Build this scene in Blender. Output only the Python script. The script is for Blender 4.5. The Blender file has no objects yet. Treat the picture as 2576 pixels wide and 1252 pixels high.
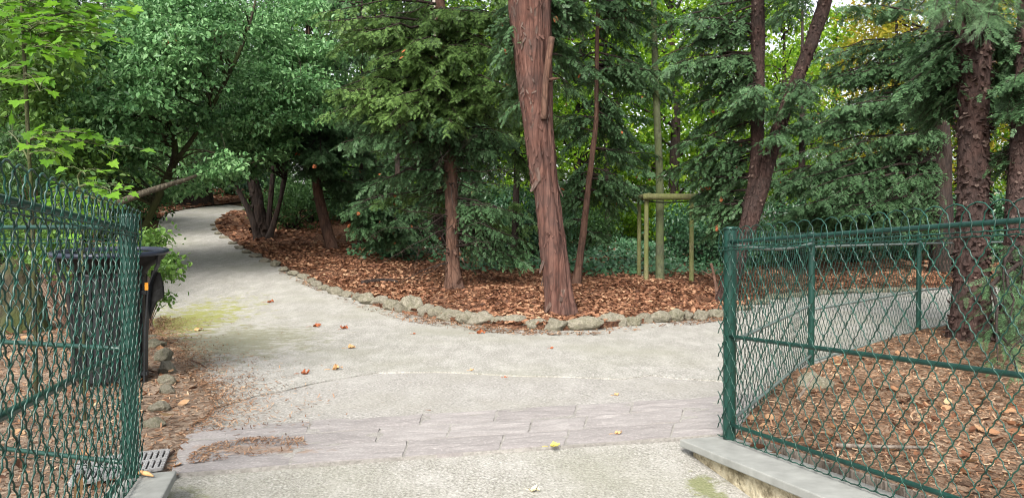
import bpy, math, random
import numpy as np
from mathutils import Vector
from mathutils.geometry import delaunay_2d_cdt
random.seed(7)
RNG = np.random.default_rng(7)
SC = bpy.context.scene
COL = SC.collection
rad = math.radians
PI = math.pi

# ------------------------------------------------------------------ camera model
FPX, CX, CY, EYE = 1950.0, 1288.0, 626.0, 1.22
PITCH = math.atan(36 / FPX)
CF = np.array([0, math.cos(PITCH), -math.sin(PITCH)])
CU = np.array([0, math.sin(PITCH), math.cos(PITCH)])
CR = np.array([1.0, 0, 0])

def ray(px, py):
    return CF + (px - CX) / FPX * CR + (CY - py) / FPX * CU

def at(px, py, Y):
    """world point seen at photo position px,py at forward distance Y"""
    d = ray(px, py)
    return d * (Y / d[1]) + np.array([0, 0, EYE])

def tile_front(x):
    return 3.9 + 0.2536 * (x + 1.72)

def T(x, y):
    x = np.asarray(x, float); y = np.asarray(y, float)
    d = np.clip(y - 9.5, 0, 32)
    ramp = np.where(d < 3, d * d / 6, d - 1.5)
    a = np.interp(x, [-6, -3, 0, 3, 6.5], [.12, .11, .078, .065, .035])
    return a * ramp

def G(px, py):
    """ground point seen at px,py"""
    d = ray(px, py)
    ts = np.linspace(1.5, 60, 4000)
    z = EYE + d[2] * ts - T(d[0] * ts, d[1] * ts)
    k = np.argmax(z < 0)
    if z[k] >= 0: k = len(ts) - 1
    t = ts[k]
    return np.array([d[0] * t, d[1] * t, float(T(d[0] * t, d[1] * t))])

# ------------------------------------------------------------------ noise
_tab = np.random.default_rng(3).random((64, 64, 64))
def vnoise(p):
    p = np.asarray(p, float)
    i = np.floor(p).astype(int); f = p - i; f = f * f * (3 - 2 * f)
    out = 0
    for dx in (0, 1):
        wx = f[..., 0] if dx else 1 - f[..., 0]
        for dy in (0, 1):
            wy = f[..., 1] if dy else 1 - f[..., 1]
            for dz in (0, 1):
                wz = f[..., 2] if dz else 1 - f[..., 2]
                out = out + wx * wy * wz * _tab[(i[..., 0] + dx) & 63, (i[..., 1] + dy) & 63, (i[..., 2] + dz) & 63]
    return out * 2 - 1
def fbm(p, o=4):
    p = np.asarray(p, float); s = 0; a = 1
    for _ in range(o):
        s = s + a * vnoise(p); p = p * 2.03 + 7.1; a *= .5
    return s

def nrm(v):
    v = np.asarray(v, float)
    return v / np.maximum(np.linalg.norm(v, axis=-1, keepdims=True), 1e-9)

# ------------------------------------------------------------------ mesh builder
class MB:
    def __init__(s): s.V = []; s.F = []; s.n = 0
    def add(s, V, F, mat=0, smooth=True):
        V = np.asarray(V, float).reshape(-1, 3)
        if not isinstance(F, list): F = [F]
        for f in F:
            f = np.asarray(f, np.int64)
            if len(f): s.F.append((f + s.n, mat, smooth))
        s.V.append(V); s.n += len(V)
    def build(s, name, mats, parent=None, origin=(0, 0, 0)):
        if not isinstance(mats, (list, tuple)): mats = [mats]
        V = np.concatenate(s.V) - np.asarray(origin, float)
        me = bpy.data.meshes.new(name)
        me.vertices.add(len(V)); me.vertices.foreach_set('co', V.astype(np.float32).ravel())
        nl = sum(f.size for f, _, _ in s.F); npoly = sum(len(f) for f, _, _ in s.F)
        me.loops.add(nl); me.polygons.add(npoly)
        me.loops.foreach_set('vertex_index', np.concatenate([f.ravel() for f, _, _ in s.F]).astype(np.int32))
        tot = np.concatenate([np.full(len(f), f.shape[1]) for f, _, _ in s.F]).astype(np.int32)
        st = np.concatenate([[0], np.cumsum(tot)[:-1]]).astype(np.int32)
        me.polygons.foreach_set('loop_start', st); me.polygons.foreach_set('loop_total', tot)
        me.polygons.foreach_set('material_index', np.concatenate([np.full(len(f), m) for f, m, _ in s.F]).astype(np.int32))
        me.polygons.foreach_set('use_smooth', np.concatenate([np.full(len(f), q) for f, _, q in s.F]).astype(bool))
        for m in mats: me.materials.append(m)
        me.update(calc_edges=True); me.validate()
        o = bpy.data.objects.new(name, me); COL.objects.link(o)
        if parent is not None: o.parent = parent
        else: o.location = origin
        return o

def tag(o, label=None, cat=None, group=None, kind=None):
    if label: o['label'] = label
    if cat: o['category'] = cat
    if group: o['group'] = group
    if kind: o['kind'] = kind
    return o

def empty(name, loc):
    o = bpy.data.objects.new(name, None); COL.objects.link(o)
    o.location = tuple(map(float, loc)); o.empty_display_size = .2
    return o

def copy_tree(o, parent=None):
    c = o.copy(); COL.objects.link(c)
    if parent is not None: c.parent = parent
    for ch in list(o.children): copy_tree(ch, c)
    return c

def tube(pts, r, sides=6, cap=True):
    pts = np.asarray(pts, float); n = len(pts)
    r = np.broadcast_to(np.asarray(r, float), (n,))
    t = nrm(np.gradient(pts, axis=0))
    ref = np.array([0, 0, 1.0]) if np.abs(t[:, 2]).mean() < .75 else np.array([1.0, 0, 0])
    a = nrm(np.cross(t, ref)); b = np.cross(t, a)
    th = np.linspace(0, 2 * PI, sides, endpoint=False)
    V = pts[:, None] + r[:, None, None] * (np.cos(th)[None, :, None] * a[:, None] + np.sin(th)[None, :, None] * b[:, None])
    i = np.arange(n - 1)[:, None] * sides; j = np.arange(sides)[None]; k = (j + 1) % sides
    F = np.stack([i + j, i + k, i + sides + k, i + sides + j], -1).reshape(-1, 4)
    out = [F]
    if cap and sides > 2:
        out += [np.arange(sides)[::-1][None], (np.arange(sides) + (n - 1) * sides)[None]]
    return V.reshape(-1, 3), out

def box(c, s, bev=0.0):
    """axis box as 8 verts (optionally chamfered top/bottom by insetting)"""
    x, y, z = np.asarray(s, float) / 2
    V = np.array([[sx * x, sy * y, sz * z] for sz in (-1, 1) for sx, sy in ((-1, -1), (1, -1), (1, 1), (-1, 1))]) + np.asarray(c, float)
    F = np.array([[0, 3, 2, 1], [4, 5, 6, 7], [0, 1, 5, 4], [1, 2, 6, 5], [2, 3, 7, 6], [3, 0, 4, 7]])
    return V, F

def place(tv, tf, pos, X, Z, scale):
    """copy a template to many frames (X along, Z normal)"""
    X = nrm(X); Y = nrm(np.cross(Z, X)); Z = np.cross(X, Y)
    M = np.stack([X, Y, Z], 1)
    s = np.broadcast_to(np.asarray(scale, float), (len(pos),))
    V = np.einsum('vk,nkj->nvj', tv, M) * s[:, None, None] + pos[:, None]
    off = (np.arange(len(pos)) * len(tv))[:, None, None]
    fs = tf if isinstance(tf, list) else [tf]
    return V.reshape(-1, 3), [(f[None] + off).reshape(-1, f.shape[1]) for f in fs]

def add_leaves(mb, tmpl, pos, X, Z, scale, mat=0):
    V, F = place(tmpl[0], tmpl[1], np.asarray(pos), np.asarray(X), np.asarray(Z), scale)
    mb.add(V, F, mat, smooth=False)

def inpoly(x, y, poly):
    poly = np.asarray(poly)[:, :2]; ins = np.zeros(np.shape(x), bool); j = len(poly) - 1
    for i in range(len(poly)):
        xi, yi = poly[i]; xj, yj = poly[j]
        c = ((yi > y) != (yj > y)) & (x < (xj - xi) * (y - yi) / (yj - yi + 1e-12) + xi)
        ins ^= c; j = i
    return ins

def densify(poly, step, jitter=0, closed=True):
    poly = [np.asarray(p, float)[:2] for p in poly]; out = []
    m = len(poly) if closed else len(poly) - 1
    for i in range(m):
        a, b = poly[i], poly[(i + 1) % len(poly)]
        k = max(1, int(np.linalg.norm(b - a) / step))
        for q in range(k): out.append(a + (b - a) * q / k)
    if not closed: out.append(poly[-1])
    out = np.array(out)
    if jitter:
        q = np.c_[out * 2.3, np.zeros(len(out))]
        q2 = np.c_[out * 9.0, np.zeros(len(out))]
        out = out + jitter * np.c_[vnoise(q) + .5 * vnoise(q2), vnoise(q + 31) + .5 * vnoise(q2 + 31)]
    return out

def sheet(name, poly, zf, mat, step=.3, skirt=0, edge=.25, jitter=0, far=True):
    b = densify(poly, edge, jitter)
    lo, hi = b.min(0), b.max(0)
    ys = [lo[1]]
    while ys[-1] < hi[1]: ys.append(ys[-1] + step * (max(1, ys[-1] / 10) if far else 1))
    P = []
    for y in ys:
        st = step * (max(1, y / 10) if far else 1)
        xs = np.arange(lo[0], hi[0], st) + RNG.random() * st
        P.append(np.c_[xs, np.full(len(xs), y)])
    P = np.concatenate(P); P = P[inpoly(P[:, 0], P[:, 1], b)]
    allp = np.concatenate([b, P])
    n = len(b)
    r = delaunay_2d_cdt([Vector(p) for p in allp], [], [list(range(n))], 1, 1e-5)
    V2 = np.array([tuple(v) for v in r[0]]); F = [f for f in r[2] if len(f) == 3]
    V = np.c_[V2, zf(V2[:, 0], V2[:, 1])]
    mb = MB(); mb.add(V, np.array(F))
    if skirt:
        W = np.c_[b, zf(b[:, 0], b[:, 1])]; W2 = W.copy(); W2[:, 2] -= skirt
        i = np.arange(n); j = (i + 1) % n
        mb.add(np.concatenate([W, W2]), np.stack([i, j, j + n, i + n], 1), smooth=False)
    o = mb.build(name, mat); tag(o, kind='structure')
    return o

# ------------------------------------------------------------------ materials
class NT:
    def __init__(s, name):
        s.m = bpy.data.materials.new(name); s.m.use_nodes = True
        s.t = s.m.node_tree; s.n = s.t.nodes; s.n.clear()
        s.out = s.n.new('ShaderNodeOutputMaterial')
    def add(s, t, **k):
        n = s.n.new(t)
        for a, b in k.items():
            if a in n.inputs.keys(): n.inputs[a].default_value = b
            else: setattr(n, a, b)
        return n
    def link(s, a, b): s.t.links.new(a, b)
    def coord(s, kind='Object', scale=(1, 1, 1)):
        tc = s.add('ShaderNodeTexCoord'); mp = s.add('ShaderNodeMapping'); mp.inputs['Scale'].default_value = scale
        s.link(tc.outputs[kind], mp.inputs[0]); return mp.outputs[0]
    def noise(s, vec, scale, detail=4, rough=.55):
        n = s.add('ShaderNodeTexNoise'); n.inputs['Scale'].default_value = scale; n.inputs['Detail'].default_value = detail
        n.inputs['Roughness'].default_value = rough
        s.link(vec, n.inputs['Vector']); return n.outputs['Fac']
    def voro(s, vec, scale, feature='F1', out='Color'):
        n = s.add('ShaderNodeTexVoronoi', feature=feature); n.inputs['Scale'].default_value = scale
        s.link(vec, n.inputs['Vector']); return n.outputs[out]
    def ramp(s, fac, stops, interp='LINEAR'):
        r = s.add('ShaderNodeValToRGB'); e = r.color_ramp; e.interpolation = interp
        while len(e.elements) < len(stops): e.elements.new(.5)
        for el, (p, c) in zip(e.elements, stops):
            el.position = p; el.color = (*c, 1) if len(c) == 3 else c
        s.link(fac, r.inputs[0]); return r.outputs[0]
    def mix(s, fac, a, b, mode='MIX'):
        m = s.add('ShaderNodeMix', data_type='RGBA', blend_type=mode)
        for sock, v in ((m.inputs['Factor'], fac), (m.inputs[6], a), (m.inputs[7], b)):
            if hasattr(v, 'links'): s.link(v, sock)
            else: sock.default_value = (*v, 1) if isinstance(v, tuple) else v
        return m.outputs[2]
    def math(s, op, a, b=0.0, c=None):
        m = s.add('ShaderNodeMath', operation=op)
        for i, v in enumerate((a, b) if c is None else (a, b, c)):
            if hasattr(v, 'links'): s.link(v, m.inputs[i])
            else: m.inputs[i].default_value = v
        return m.outputs[0]
    def bump(s, h, strength=.3, dist=.02):
        b = s.add('ShaderNodeBump'); b.inputs['Strength'].default_value = strength; b.inputs['Distance'].default_value = dist
        s.link(h, b.inputs['Height']); return b.outputs[0]
    def pbr(s, col, rough=.8, bump=None, spec=.3, metal=0):
        p = s.add('ShaderNodeBsdfPrincipled')
        p.inputs['Roughness'].default_value = rough if not hasattr(rough, 'links') else .5
        if hasattr(rough, 'links'): s.link(rough, p.inputs['Roughness'])
        p.inputs['Specular IOR Level'].default_value = spec; p.inputs['Metallic'].default_value = metal
        if hasattr(col, 'links'): s.link(col, p.inputs['Base Color'])
        else: p.inputs['Base Color'].default_value = (*col, 1)
        if bump is not None: s.link(bump, p.inputs['Normal'])
        return p
    def done(s, sh):
        s.link(sh.outputs[0], s.out.inputs[0]); return s.m

def leaf_mat(name, cols, trans=.35, rough=.5, spec=.4, tcol=None, clump=.6):
    m = NT(name)
    g = m.add('ShaderNodeNewGeometry')
    vec = m.coord('Object')
    big = m.noise(vec, clump, 3)
    f = m.math('ADD', m.math('MULTIPLY', g.outputs['Random Per Island'], .6), m.math('MULTIPLY', big, .9))
    f = m.math('SUBTRACT', f, .25)
    k = len(cols)
    col = m.ramp(f, [(.12 + .76 * i / (k - 1), c) for i, c in enumerate(cols)])
    p = m.pbr(col, rough, spec=spec)
    tr = m.add('ShaderNodeBsdfTranslucent')
    if tcol:
        c2 = m.mix(.5, col, tcol); m.link(c2, tr.inputs[0])
    else: m.link(col, tr.inputs[0])
    mx = m.add('ShaderNodeMixShader'); mx.inputs[0].default_value = trans
    m.link(p.outputs[0], mx.inputs[1]); m.link(tr.outputs[0], mx.inputs[2])
    return m.done(mx)

def bark_mat(name, c_dark, c_mid, c_light, stretch=.18, scale=18, moss=None, bump=.8):
    m = NT(name)
    v = m.coord('Object', (1, 1, stretch)); v2 = m.coord('Object')
    n1 = m.noise(v, scale, 6, .65); n2 = m.noise(v, scale * .28, 4); vo = m.voro(v, scale * .7, 'DISTANCE_TO_EDGE', 'Distance')
    n3 = m.noise(v2, 2.2, 4)
    col = m.ramp(n1, [(.32, c_dark), (.5, c_mid), (.68, c_light)])
    col = m.mix(m.ramp(n2, [(.45, (0, 0, 0)), (.62, (1, 1, 1))]), col, tuple(.5 * (a + b) for a, b in zip(c_mid, c_light)))
    cr = m.ramp(vo, [(0, (1, 1, 1)), (.08, (0, 0, 0))])
    col = m.mix(m.math('MULTIPLY', cr, .55), col, tuple(.5 * a for a in c_dark))
    n4 = m.noise(v2, 3.5, 5, .65)
    col = m.mix(m.math('MULTIPLY', m.ramp(n4, [(.42, (0, 0, 0)), (.62, (1, 1, 1))]), .5), col, tuple(.62 * a + .02 for a in c_dark))
    if moss:
        col = m.mix(m.ramp(n3, [(.4, (0, 0, 0)), (.6, (1, 1, 1))]), col, moss)
    h = m.math('ADD', n1, m.math('MULTIPLY', vo, 1.2))
    return m.done(m.pbr(col, .9, m.bump(h, bump, .03), spec=.15))

def flat_mat(name, col, rough=.6, spec=.3, var=.25, scale=14, metal=0, bump=.15):
    m = NT(name); v = m.coord('Object'); n = m.noise(v, scale, 5)
    c = m.ramp(n, [(.3, tuple(x * (1 - var) for x in col)), (.7, tuple(min(1, x * (1 + var)) for x in col))])
    return m.done(m.pbr(c, rough, m.bump(n, bump, .01), spec, metal))

M = {}
def asphalt(name, c1, c2, green, moss_at=None, grain=80):
    m = NT(name); v = m.coord('Object'); v2 = m.coord('Object', (1, .45, 1))
    fine = m.noise(v, grain, 5, .7); mid = m.noise(v2, 5, 5, .6); big = m.noise(v, .7, 4); vo = m.voro(v, grain * .55, 'F1', 'Distance')
    vc = m.voro(v, grain * .9, 'F1', 'Color')
    col = m.ramp(fine, [(.34, tuple(.55 * x for x in c1)), (.47, c1), (.64, c2)])
    col = m.mix(m.math('MULTIPLY', m.ramp(mid, [(.42, (0, 0, 0)), (.68, (1, 1, 1))]), .55), col, c2)
    sp = m.add('ShaderNodeSeparateColor'); m.link(vc, sp.inputs[0])
    col = m.mix(m.ramp(sp.outputs[0], [(.86, (0, 0, 0)), (.9, (.4, .4, .4))]), col, tuple(.5 * x for x in c1))
    col = m.mix(m.ramp(sp.outputs[1], [(.85, (0, 0, 0)), (.9, (.35, .35, .35))]), col, tuple(min(.8, 1.35 * x) for x in c2))
    col = m.mix(m.math('MULTIPLY', m.ramp(big, [(.45, (0, 0, 0)), (.7, (1, 1, 1))]), .6), col, green)
    if moss_at is not None:
        for (mx, my, rx, ry, mc, amt) in moss_at:
            tc = m.add('ShaderNodeTexCoord'); mp = m.add('ShaderNodeMapping')
            mp.inputs['Location'].default_value = (-mx / rx, -my / ry, 0); mp.inputs['Scale'].default_value = (1 / rx, 1 / ry, 0)
            m.link(tc.outputs['Object'], mp.inputs[0])
            ln = m.add('ShaderNodeVectorMath', operation='LENGTH'); m.link(mp.outputs[0], ln.inputs[0])
            d = m.math('SUBTRACT', 1.25, ln.outputs['Value'])
            d = m.math('ADD', d, m.math('MULTIPLY', m.math('SUBTRACT', m.noise(v, 6, 6, .75), .5), 4.4))
            k = m.math('MULTIPLY', m.ramp(d, [(.25, (0, 0, 0)), (.75, (1, 1, 1))]), amt)
            col = m.mix(k, col, m.mix(fine, tuple(.6 * x for x in mc), mc))
    h = m.math('ADD', m.math('MULTIPLY', fine, .8), vo)
    return m.done(m.pbr(col, .9, m.bump(h, .45, .01), spec=.2))

def soil(name, cols, scale=30, chips=True):
    m = NT(name); v = m.coord('Object'); v2 = m.coord('Object', (1, .5, 1))
    n = m.noise(v, scale, 6, .7); b = m.noise(v, 1.3, 4)
    vc = m.voro(v2, scale * .9, 'F1', 'Color'); sp = m.add('ShaderNodeSeparateColor'); m.link(vc, sp.inputs[0])
    col = m.ramp(m.math('ADD', m.math('MULTIPLY', n, .6), m.math('MULTIPLY', sp.outputs[0], .4)), [(.25 + .5 * i / (len(cols) - 1), c) for i, c in enumerate(cols)])
    col = m.mix(m.math('MULTIPLY', m.ramp(b, [(.4, (0, 0, 0)), (.65, (1, 1, 1))]), .5), col, tuple(.7 * x for x in cols[0]))
    h = m.math('ADD', n, m.math('MULTIPLY', sp.outputs[1], .5))
    return m.done(m.pbr(col, .95, m.bump(h, .8, .02), spec=.1))

gm = G(450, 815); gm2 = G(520, 870); gm3 = G(560, 560)
gdr = G(640, 1140)
M['path_old'] = asphalt('worn_asphalt', (.225, .217, .195), (.4, .388, .36), (.23, .228, .178),
                        [(gm[0] - .05, gm[1] - .25, .8, 2.3, (.27, .28, .06), .85), (gm2[0] + .1, gm2[1] + .1, 1.1, 1.7, (.19, .19, .1), .6)])
M['path_new'] = asphalt('smooth_asphalt', (.245, .234, .215), (.345, .333, .312), (.25, .24, .205), None, 70)
gs = G(1770, 1190)
M['street'] = asphalt('gritty_asphalt', (.225, .217, .19), (.36, .35, .325), (.2, .2, .15), [(gs[0], gs[1], .1, .22, (.15, .17, .04), .7), (-1.7, 3.4, .4, .3, (.15, .17, .05), .5)], 95)
M['bed'] = soil('reddish_litter', [(.04, .022, .015), (.1, .048, .03), (.18, .088, .052), (.28, .165, .105)], 38)
M['bed_fine'] = soil('brown_mulch', [(.06, .04, .028), (.16, .1, .065), (.25, .165, .11), (.37, .28, .2)], 45)
M['bed_left'] = soil('dusty_brown_soil', [(.09, .062, .045), (.19, .135, .1), (.28, .21, .155), (.38, .31, .24)], 45)
M['ground'] = soil('forest_floor', [(.025, .016, .01), (.06, .035, .02), (.1, .06, .03), (.16, .1, .05)], 18)

def slate():
    m = NT('purple_grey_slate'); v = m.coord('Object'); v2 = m.coord('Object', (1, 2.6, 1))
    g = m.add('ShaderNodeNewGeometry')
    n = m.noise(v2, 5, 6, .65); f = m.noise(v, 60, 4); b = m.noise(v, 1.4, 4)
    col = m.ramp(m.math('ADD', m.math('MULTIPLY', n, .8), m.math('MULTIPLY', g.outputs['Random Per Island'], .2)), [(.3, (.192, .176, .171)), (.5, (.238, .22, .213)), (.7, (.29, .272, .262))])
    col = m.mix(m.math('MULTIPLY', m.ramp(f, [(.5, (0, 0, 0)), (.75, (1, 1, 1))]), .4), col, (.47, .44, .42))
    tc = m.add('ShaderNodeTexCoord'); mp = m.add('ShaderNodeMapping')
    mp.inputs['Location'].default_value = (-gdr[0] / .42, -gdr[1] / .12, 0); mp.inputs['Scale'].default_value = (1 / .42, 1 / .12, 0)
    m.link(tc.outputs['Object'], mp.inputs[0]); ln = m.add('ShaderNodeVectorMath', operation='LENGTH'); m.link(mp.outputs[0], ln.inputs[0])
    d = m.math('ADD', m.math('SUBTRACT', 1.2, ln.outputs['Value']), m.math('MULTIPLY', m.math('SUBTRACT', m.noise(v, 9, 5, .7), .5), 2.4))
    col = m.mix(m.math('MULTIPLY', m.ramp(d, [(.3, (0, 0, 0)), (.8, (1, 1, 1))]), .85), col, m.mix(f, (.14, .09, .06), (.32, .23, .17)))
    h = m.math('ADD', n, m.math('MULTIPLY', f, .25))
    return m.done(m.pbr(col, .75, m.bump(h, .5, .02), spec=.3))
M['slate'] = slate()
M['mortar'] = soil('pale_mortar', [(.27, .255, .235), (.33, .315, .29), (.38, .36, .335)], 60)
M['capstone'] = flat_mat('grey_capstone', (.235, .24, .225), .8, .25, .18, 9, bump=.25)
def render_wall():
    m = NT('stained_plaster'); v = m.coord('Object'); n = m.noise(v, 6, 6, .7); f = m.noise(v, 30, 4); 
    col = m.ramp(n, [(.35, (.05, .045, .035)), (.45, (.2, .17, .11)), (.55, (.42, .37, .26)), (.75, (.5, .46, .36))])
    return m.done(m.pbr(col, .95, m.bump(m.math('ADD', n, f), .9, .02), spec=.1))
M['plaster'] = render_wall()
def green_paint():
    m = NT('dark_green_paint'); v = m.coord('Object'); n = m.noise(v, 20, 5, .7); n2 = m.noise(v, 3, 3)
    col = m.ramp(n, [(.3, (.004, .026, .02)), (.6, (.006, .043, .032)), (.75, (.013, .062, .047)), (.83, (.05, .06, .04))])
    return m.done(m.pbr(col, m.math('ADD', m.math('MULTIPLY', n2, .25), .22), m.bump(n, .12, .005), spec=.5))
M['green'] = green_paint()
def wire_paint():
    m = NT('green_wire_paint'); v = m.coord('Object'); n = m.noise(v, 9, 3)
    col = m.ramp(n, [(.35, (.004, .021, .015)), (.65, (.01, .06, .043))])
    return m.done(m.pbr(col, .35, spec=.4))
M['wire'] = wire_paint()
M['rail_grey'] = flat_mat('weathered_green_grey_paint', (.1, .13, .12), .5, .4, .3, 12)
M['bin_black'] = flat_mat('black_painted_steel', (.012, .014, .016), .42, .4, .4, 9)
M['bin_rim'] = flat_mat('navy_painted_steel', (.014, .02, .036), .36, .4, .25, 10)
M['bag'] = flat_mat('black_plastic_bag', (.009, .009, .009), .6, .2, .5, 20, bump=.4)
M['liner'] = flat_mat('pale_grey_liner', (.3, .31, .33), .35, .4, .3, 12)
M['sticker'] = flat_mat('orange_sticker', (.75, .3, .02), .5, .4, .1)
M['iron'] = flat_mat('grey_cast_iron', (.22, .22, .22), .65, .4, .3, 40)
M['pit_shade'] = flat_mat('painted_pit_shade', (.015, .012, .01), .9, .1)
def stone_mat(name, c, mossy):
    m = NT(name); v = m.coord('Object'); n = m.noise(v, 12, 7, .7); b = m.noise(v, 4, 4); f = m.voro(v, 26, 'F1', 'Distance')
    oi = m.add('ShaderNodeObjectInfo')
    col = m.ramp(n, [(.3, tuple(.35 * x for x in c)), (.48, c), (.7, tuple(min(1, 1.45 * x) for x in c))])
    col = m.mix(m.math('MULTIPLY', m.ramp(b, [(.42, (0, 0, 0)), (.62, (1, 1, 1))]), mossy), col, (.12, .125, .06))
    col = m.mix(m.math('MULTIPLY', oi.outputs['Random'], .3), col, (.3, .27, .24))
    return m.done(m.pbr(col, .95, m.bump(m.math('ADD', n, m.math('MULTIPLY', f, .6)), .9, .03), spec=.1))
M['stone'] = stone_mat('rough_limestone', (.3, .275, .215), .45)
M['stone_moss'] = stone_mat('mossy_limestone', (.3, .28, .21), .6)

M['bark_red'] = bark_mat('red_brown_bark', (.04, .02, .016), (.1, .048, .037), (.16, .088, .07), .12, 18)
M['bark_flaky'] = bark_mat('flaky_brown_bark', (.02, .012, .01), (.046, .027, .023), (.09, .056, .048), .45, 22)
M['flake_pale'] = bark_mat('weathered_bark_flakes', (.055, .033, .027), (.105, .07, .057), (.17, .125, .105), .2, 24)
M['bark_dark'] = bark_mat('dark_brown_bark', (.013, .009, .008), (.032, .022, .018), (.064, .046, .038), .25, 16)
M['bark_brown'] = bark_mat('brown_bark', (.045, .024, .017), (.1, .054, .038), (.16, .095, .07), .2, 18)
M['bark_moss'] = bark_mat('mossy_dark_bark', (.018, .015, .01), (.045, .038, .024), (.08, .07, .045), .4, 18, moss=(.05, .06, .022))
M['bark_green'] = bark_mat('green_grey_smooth_bark', (.06, .065, .04), (.11, .12, .07), (.165, .175, .11), .6, 14, moss=(.095, .115, .05), bump=.3)
M['bark_branch'] = bark_mat('grey_brown_branch_bark', (.045, .038, .027), (.095, .08, .057), (.16, .135, .1), .4, 18)
M['bark_pale'] = bark_mat('pale_grey_bark', (.16, .13, .11), (.28, .24, .21), (.4, .36, .32), .2, 16)
M['stake'] = bark_mat('green_stained_stake', (.095, .095, .04), (.175, .17, .08), (.26, .24, .13), .1, 22, moss=(.135, .15, .055), bump=.3)
M['deadwood'] = bark_mat('grey_dead_wood', (.09, .07, .055), (.2, .165, .135), (.33, .29, .25), .1, 22)
M['lath'] = flat_mat('pale_chestnut_lath', (.36, .3, .2), .8, .2, .35, 10)

M['box'] = leaf_mat('small_glossy_green_leaves', [(.035, .1, .032), (.08, .195, .066), (.145, .3, .11), (.25, .43, .19)], .33, .42, .4)
M['box_y'] = leaf_mat('yellow_green_small_leaves', [(.045, .1, .02), (.09, .185, .034), (.16, .28, .05)], .4, .45, .4)
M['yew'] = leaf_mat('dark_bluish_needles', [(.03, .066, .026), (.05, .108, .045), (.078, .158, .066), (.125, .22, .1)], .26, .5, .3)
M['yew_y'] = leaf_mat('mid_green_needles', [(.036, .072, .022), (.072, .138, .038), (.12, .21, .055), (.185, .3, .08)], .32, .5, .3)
M['maple'] = leaf_mat('bright_maple_leaves', [(.075, .2, .016), (.14, .31, .024), (.21, .41, .035)], .5, .45, .35)
M['lime'] = leaf_mat('bright_translucent_leaves', [(.06, .16, .012), (.125, .27, .018), (.22, .38, .026), (.32, .45, .03)], .55, .5, .3, clump=.35)
M['gold'] = leaf_mat('yellowing_leaves', [(.16, .22, .02), (.32, .3, .03), (.45, .33, .04)], .55, .5, .3)
M['under'] = leaf_mat('mid_green_shrub_leaves', [(.025, .06, .02), (.05, .115, .034), (.09, .18, .05)], .38, .5, .3)
M['ivy'] = leaf_mat('dark_ivy_leaves', [(.025, .075, .034), (.045, .125, .055), (.085, .19, .085)], .18, .38, .5, clump=1.2)
M['litter'] = leaf_mat('fallen_brown_leaves', [(.05, .024, .016), (.125, .055, .031), (.21, .095, .052), (.31, .165, .095), (.44, .29, .18)], .12, .7, .25, clump=1.5)
M['litter_mix'] = leaf_mat('mixed_dead_leaves', [(.05, .025, .016), (.12, .055, .032), (.2, .095, .05), (.3, .18, .1), (.46, .34, .2)], .08, .8, .15, clump=1.5)
M['chips'] = leaf_mat('mulch_chips', [(.06, .034, .022), (.16, .085, .048), (.26, .15, .09), (.45, .33, .22)], .05, .8, .15, clump=2)
M['leaf_red'] = flat_mat('rust_red_dead_leaf', (.3, .09, .035), .7, .25, .4, 30)
M['leaf_tan'] = flat_mat('tan_dead_leaf', (.48, .28, .13), .7, .25, .3, 30)
M['leaf_cream'] = flat_mat('cream_dead_leaf', (.62, .55, .36), .7, .25, .15, 30)
M['leaf_yellow'] = flat_mat('yellow_dead_leaf', (.5, .42, .1), .7, .25, .2, 30)

# ------------------------------------------------------------------ leaf templates
def t_leaf(L=1, W=.55, fold=.08, droop=.1):
    V = np.array([[0, 0, 0], [L, 0, -droop], [.3 * L, W / 2, fold], [.72 * L, W * .4, fold - droop * .5], [.3 * L, -W / 2, fold], [.72 * L, -W * .4, fold - droop * .5]])
    return V, np.array([[0, 1, 3, 2], [0, 4, 5, 1]])
def t_curl():
    """curled dead leaf: 4x2 strip"""
    xs = np.array([0, .25, .55, .8, 1.0]); w = np.array([.08, .3, .36, .22, .03]); z = np.array([.08, .0, .03, .12, .25])
    V = []
    for x, q, h in zip(xs, w, z): V += [[x, q, h + q * .45], [x, 0, h], [x, -q, h + q * .3]]
    V = np.array(V); F = []
    for i in range(4):
        for j in range(2):
            a = i * 3 + j; F.append([a, a + 3, a + 4, a + 1])
    return V - np.array([.5, 0, 0]), np.array(F)
def t_chip():
    V = np.array([[-.5, .1, .02], [-.5, -.1, 0], [.5, -.07, .03], [.5, .07, .06]])
    return V, np.array([[0, 1, 2, 3]])
def t_maple():
    half = [(0, -.0), (8, .30), (28, .62), (38, .5), (52, .55), (62, .78), (72, .95), (84, .74), (96, .62), (112, .66), (128, .86), (140, .74), (152, .62), (163, .78), (173, 1.0)]
    pts = []
    for a, r in half[1:]:
        th = rad(180 - a); pts.append((r * math.cos(th) + .0, r * math.sin(th)))
    up = pts + [(1.18, 0)]
    out = up + [(x, -y) for x, y in pts[::-1]]
    V = [[0.02, 0, 0]] + [[x, y, -.14 * (x * x + y * y) * .6 + .1 * abs(y)] for x, y in out]
    n = len(out)
    F = [[0, i + 1, i + 2] for i in range(n - 1)] + [[0, n, 1]]
    V = np.array(V); V[:, 0] += .25
    V = np.r_[V, [[0, .008, 0], [0, -.008, 0], [.27, 0, 0]]]
    F.append([n + 1, n + 2, n + 3])
    return V * .62, np.array(F)
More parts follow.
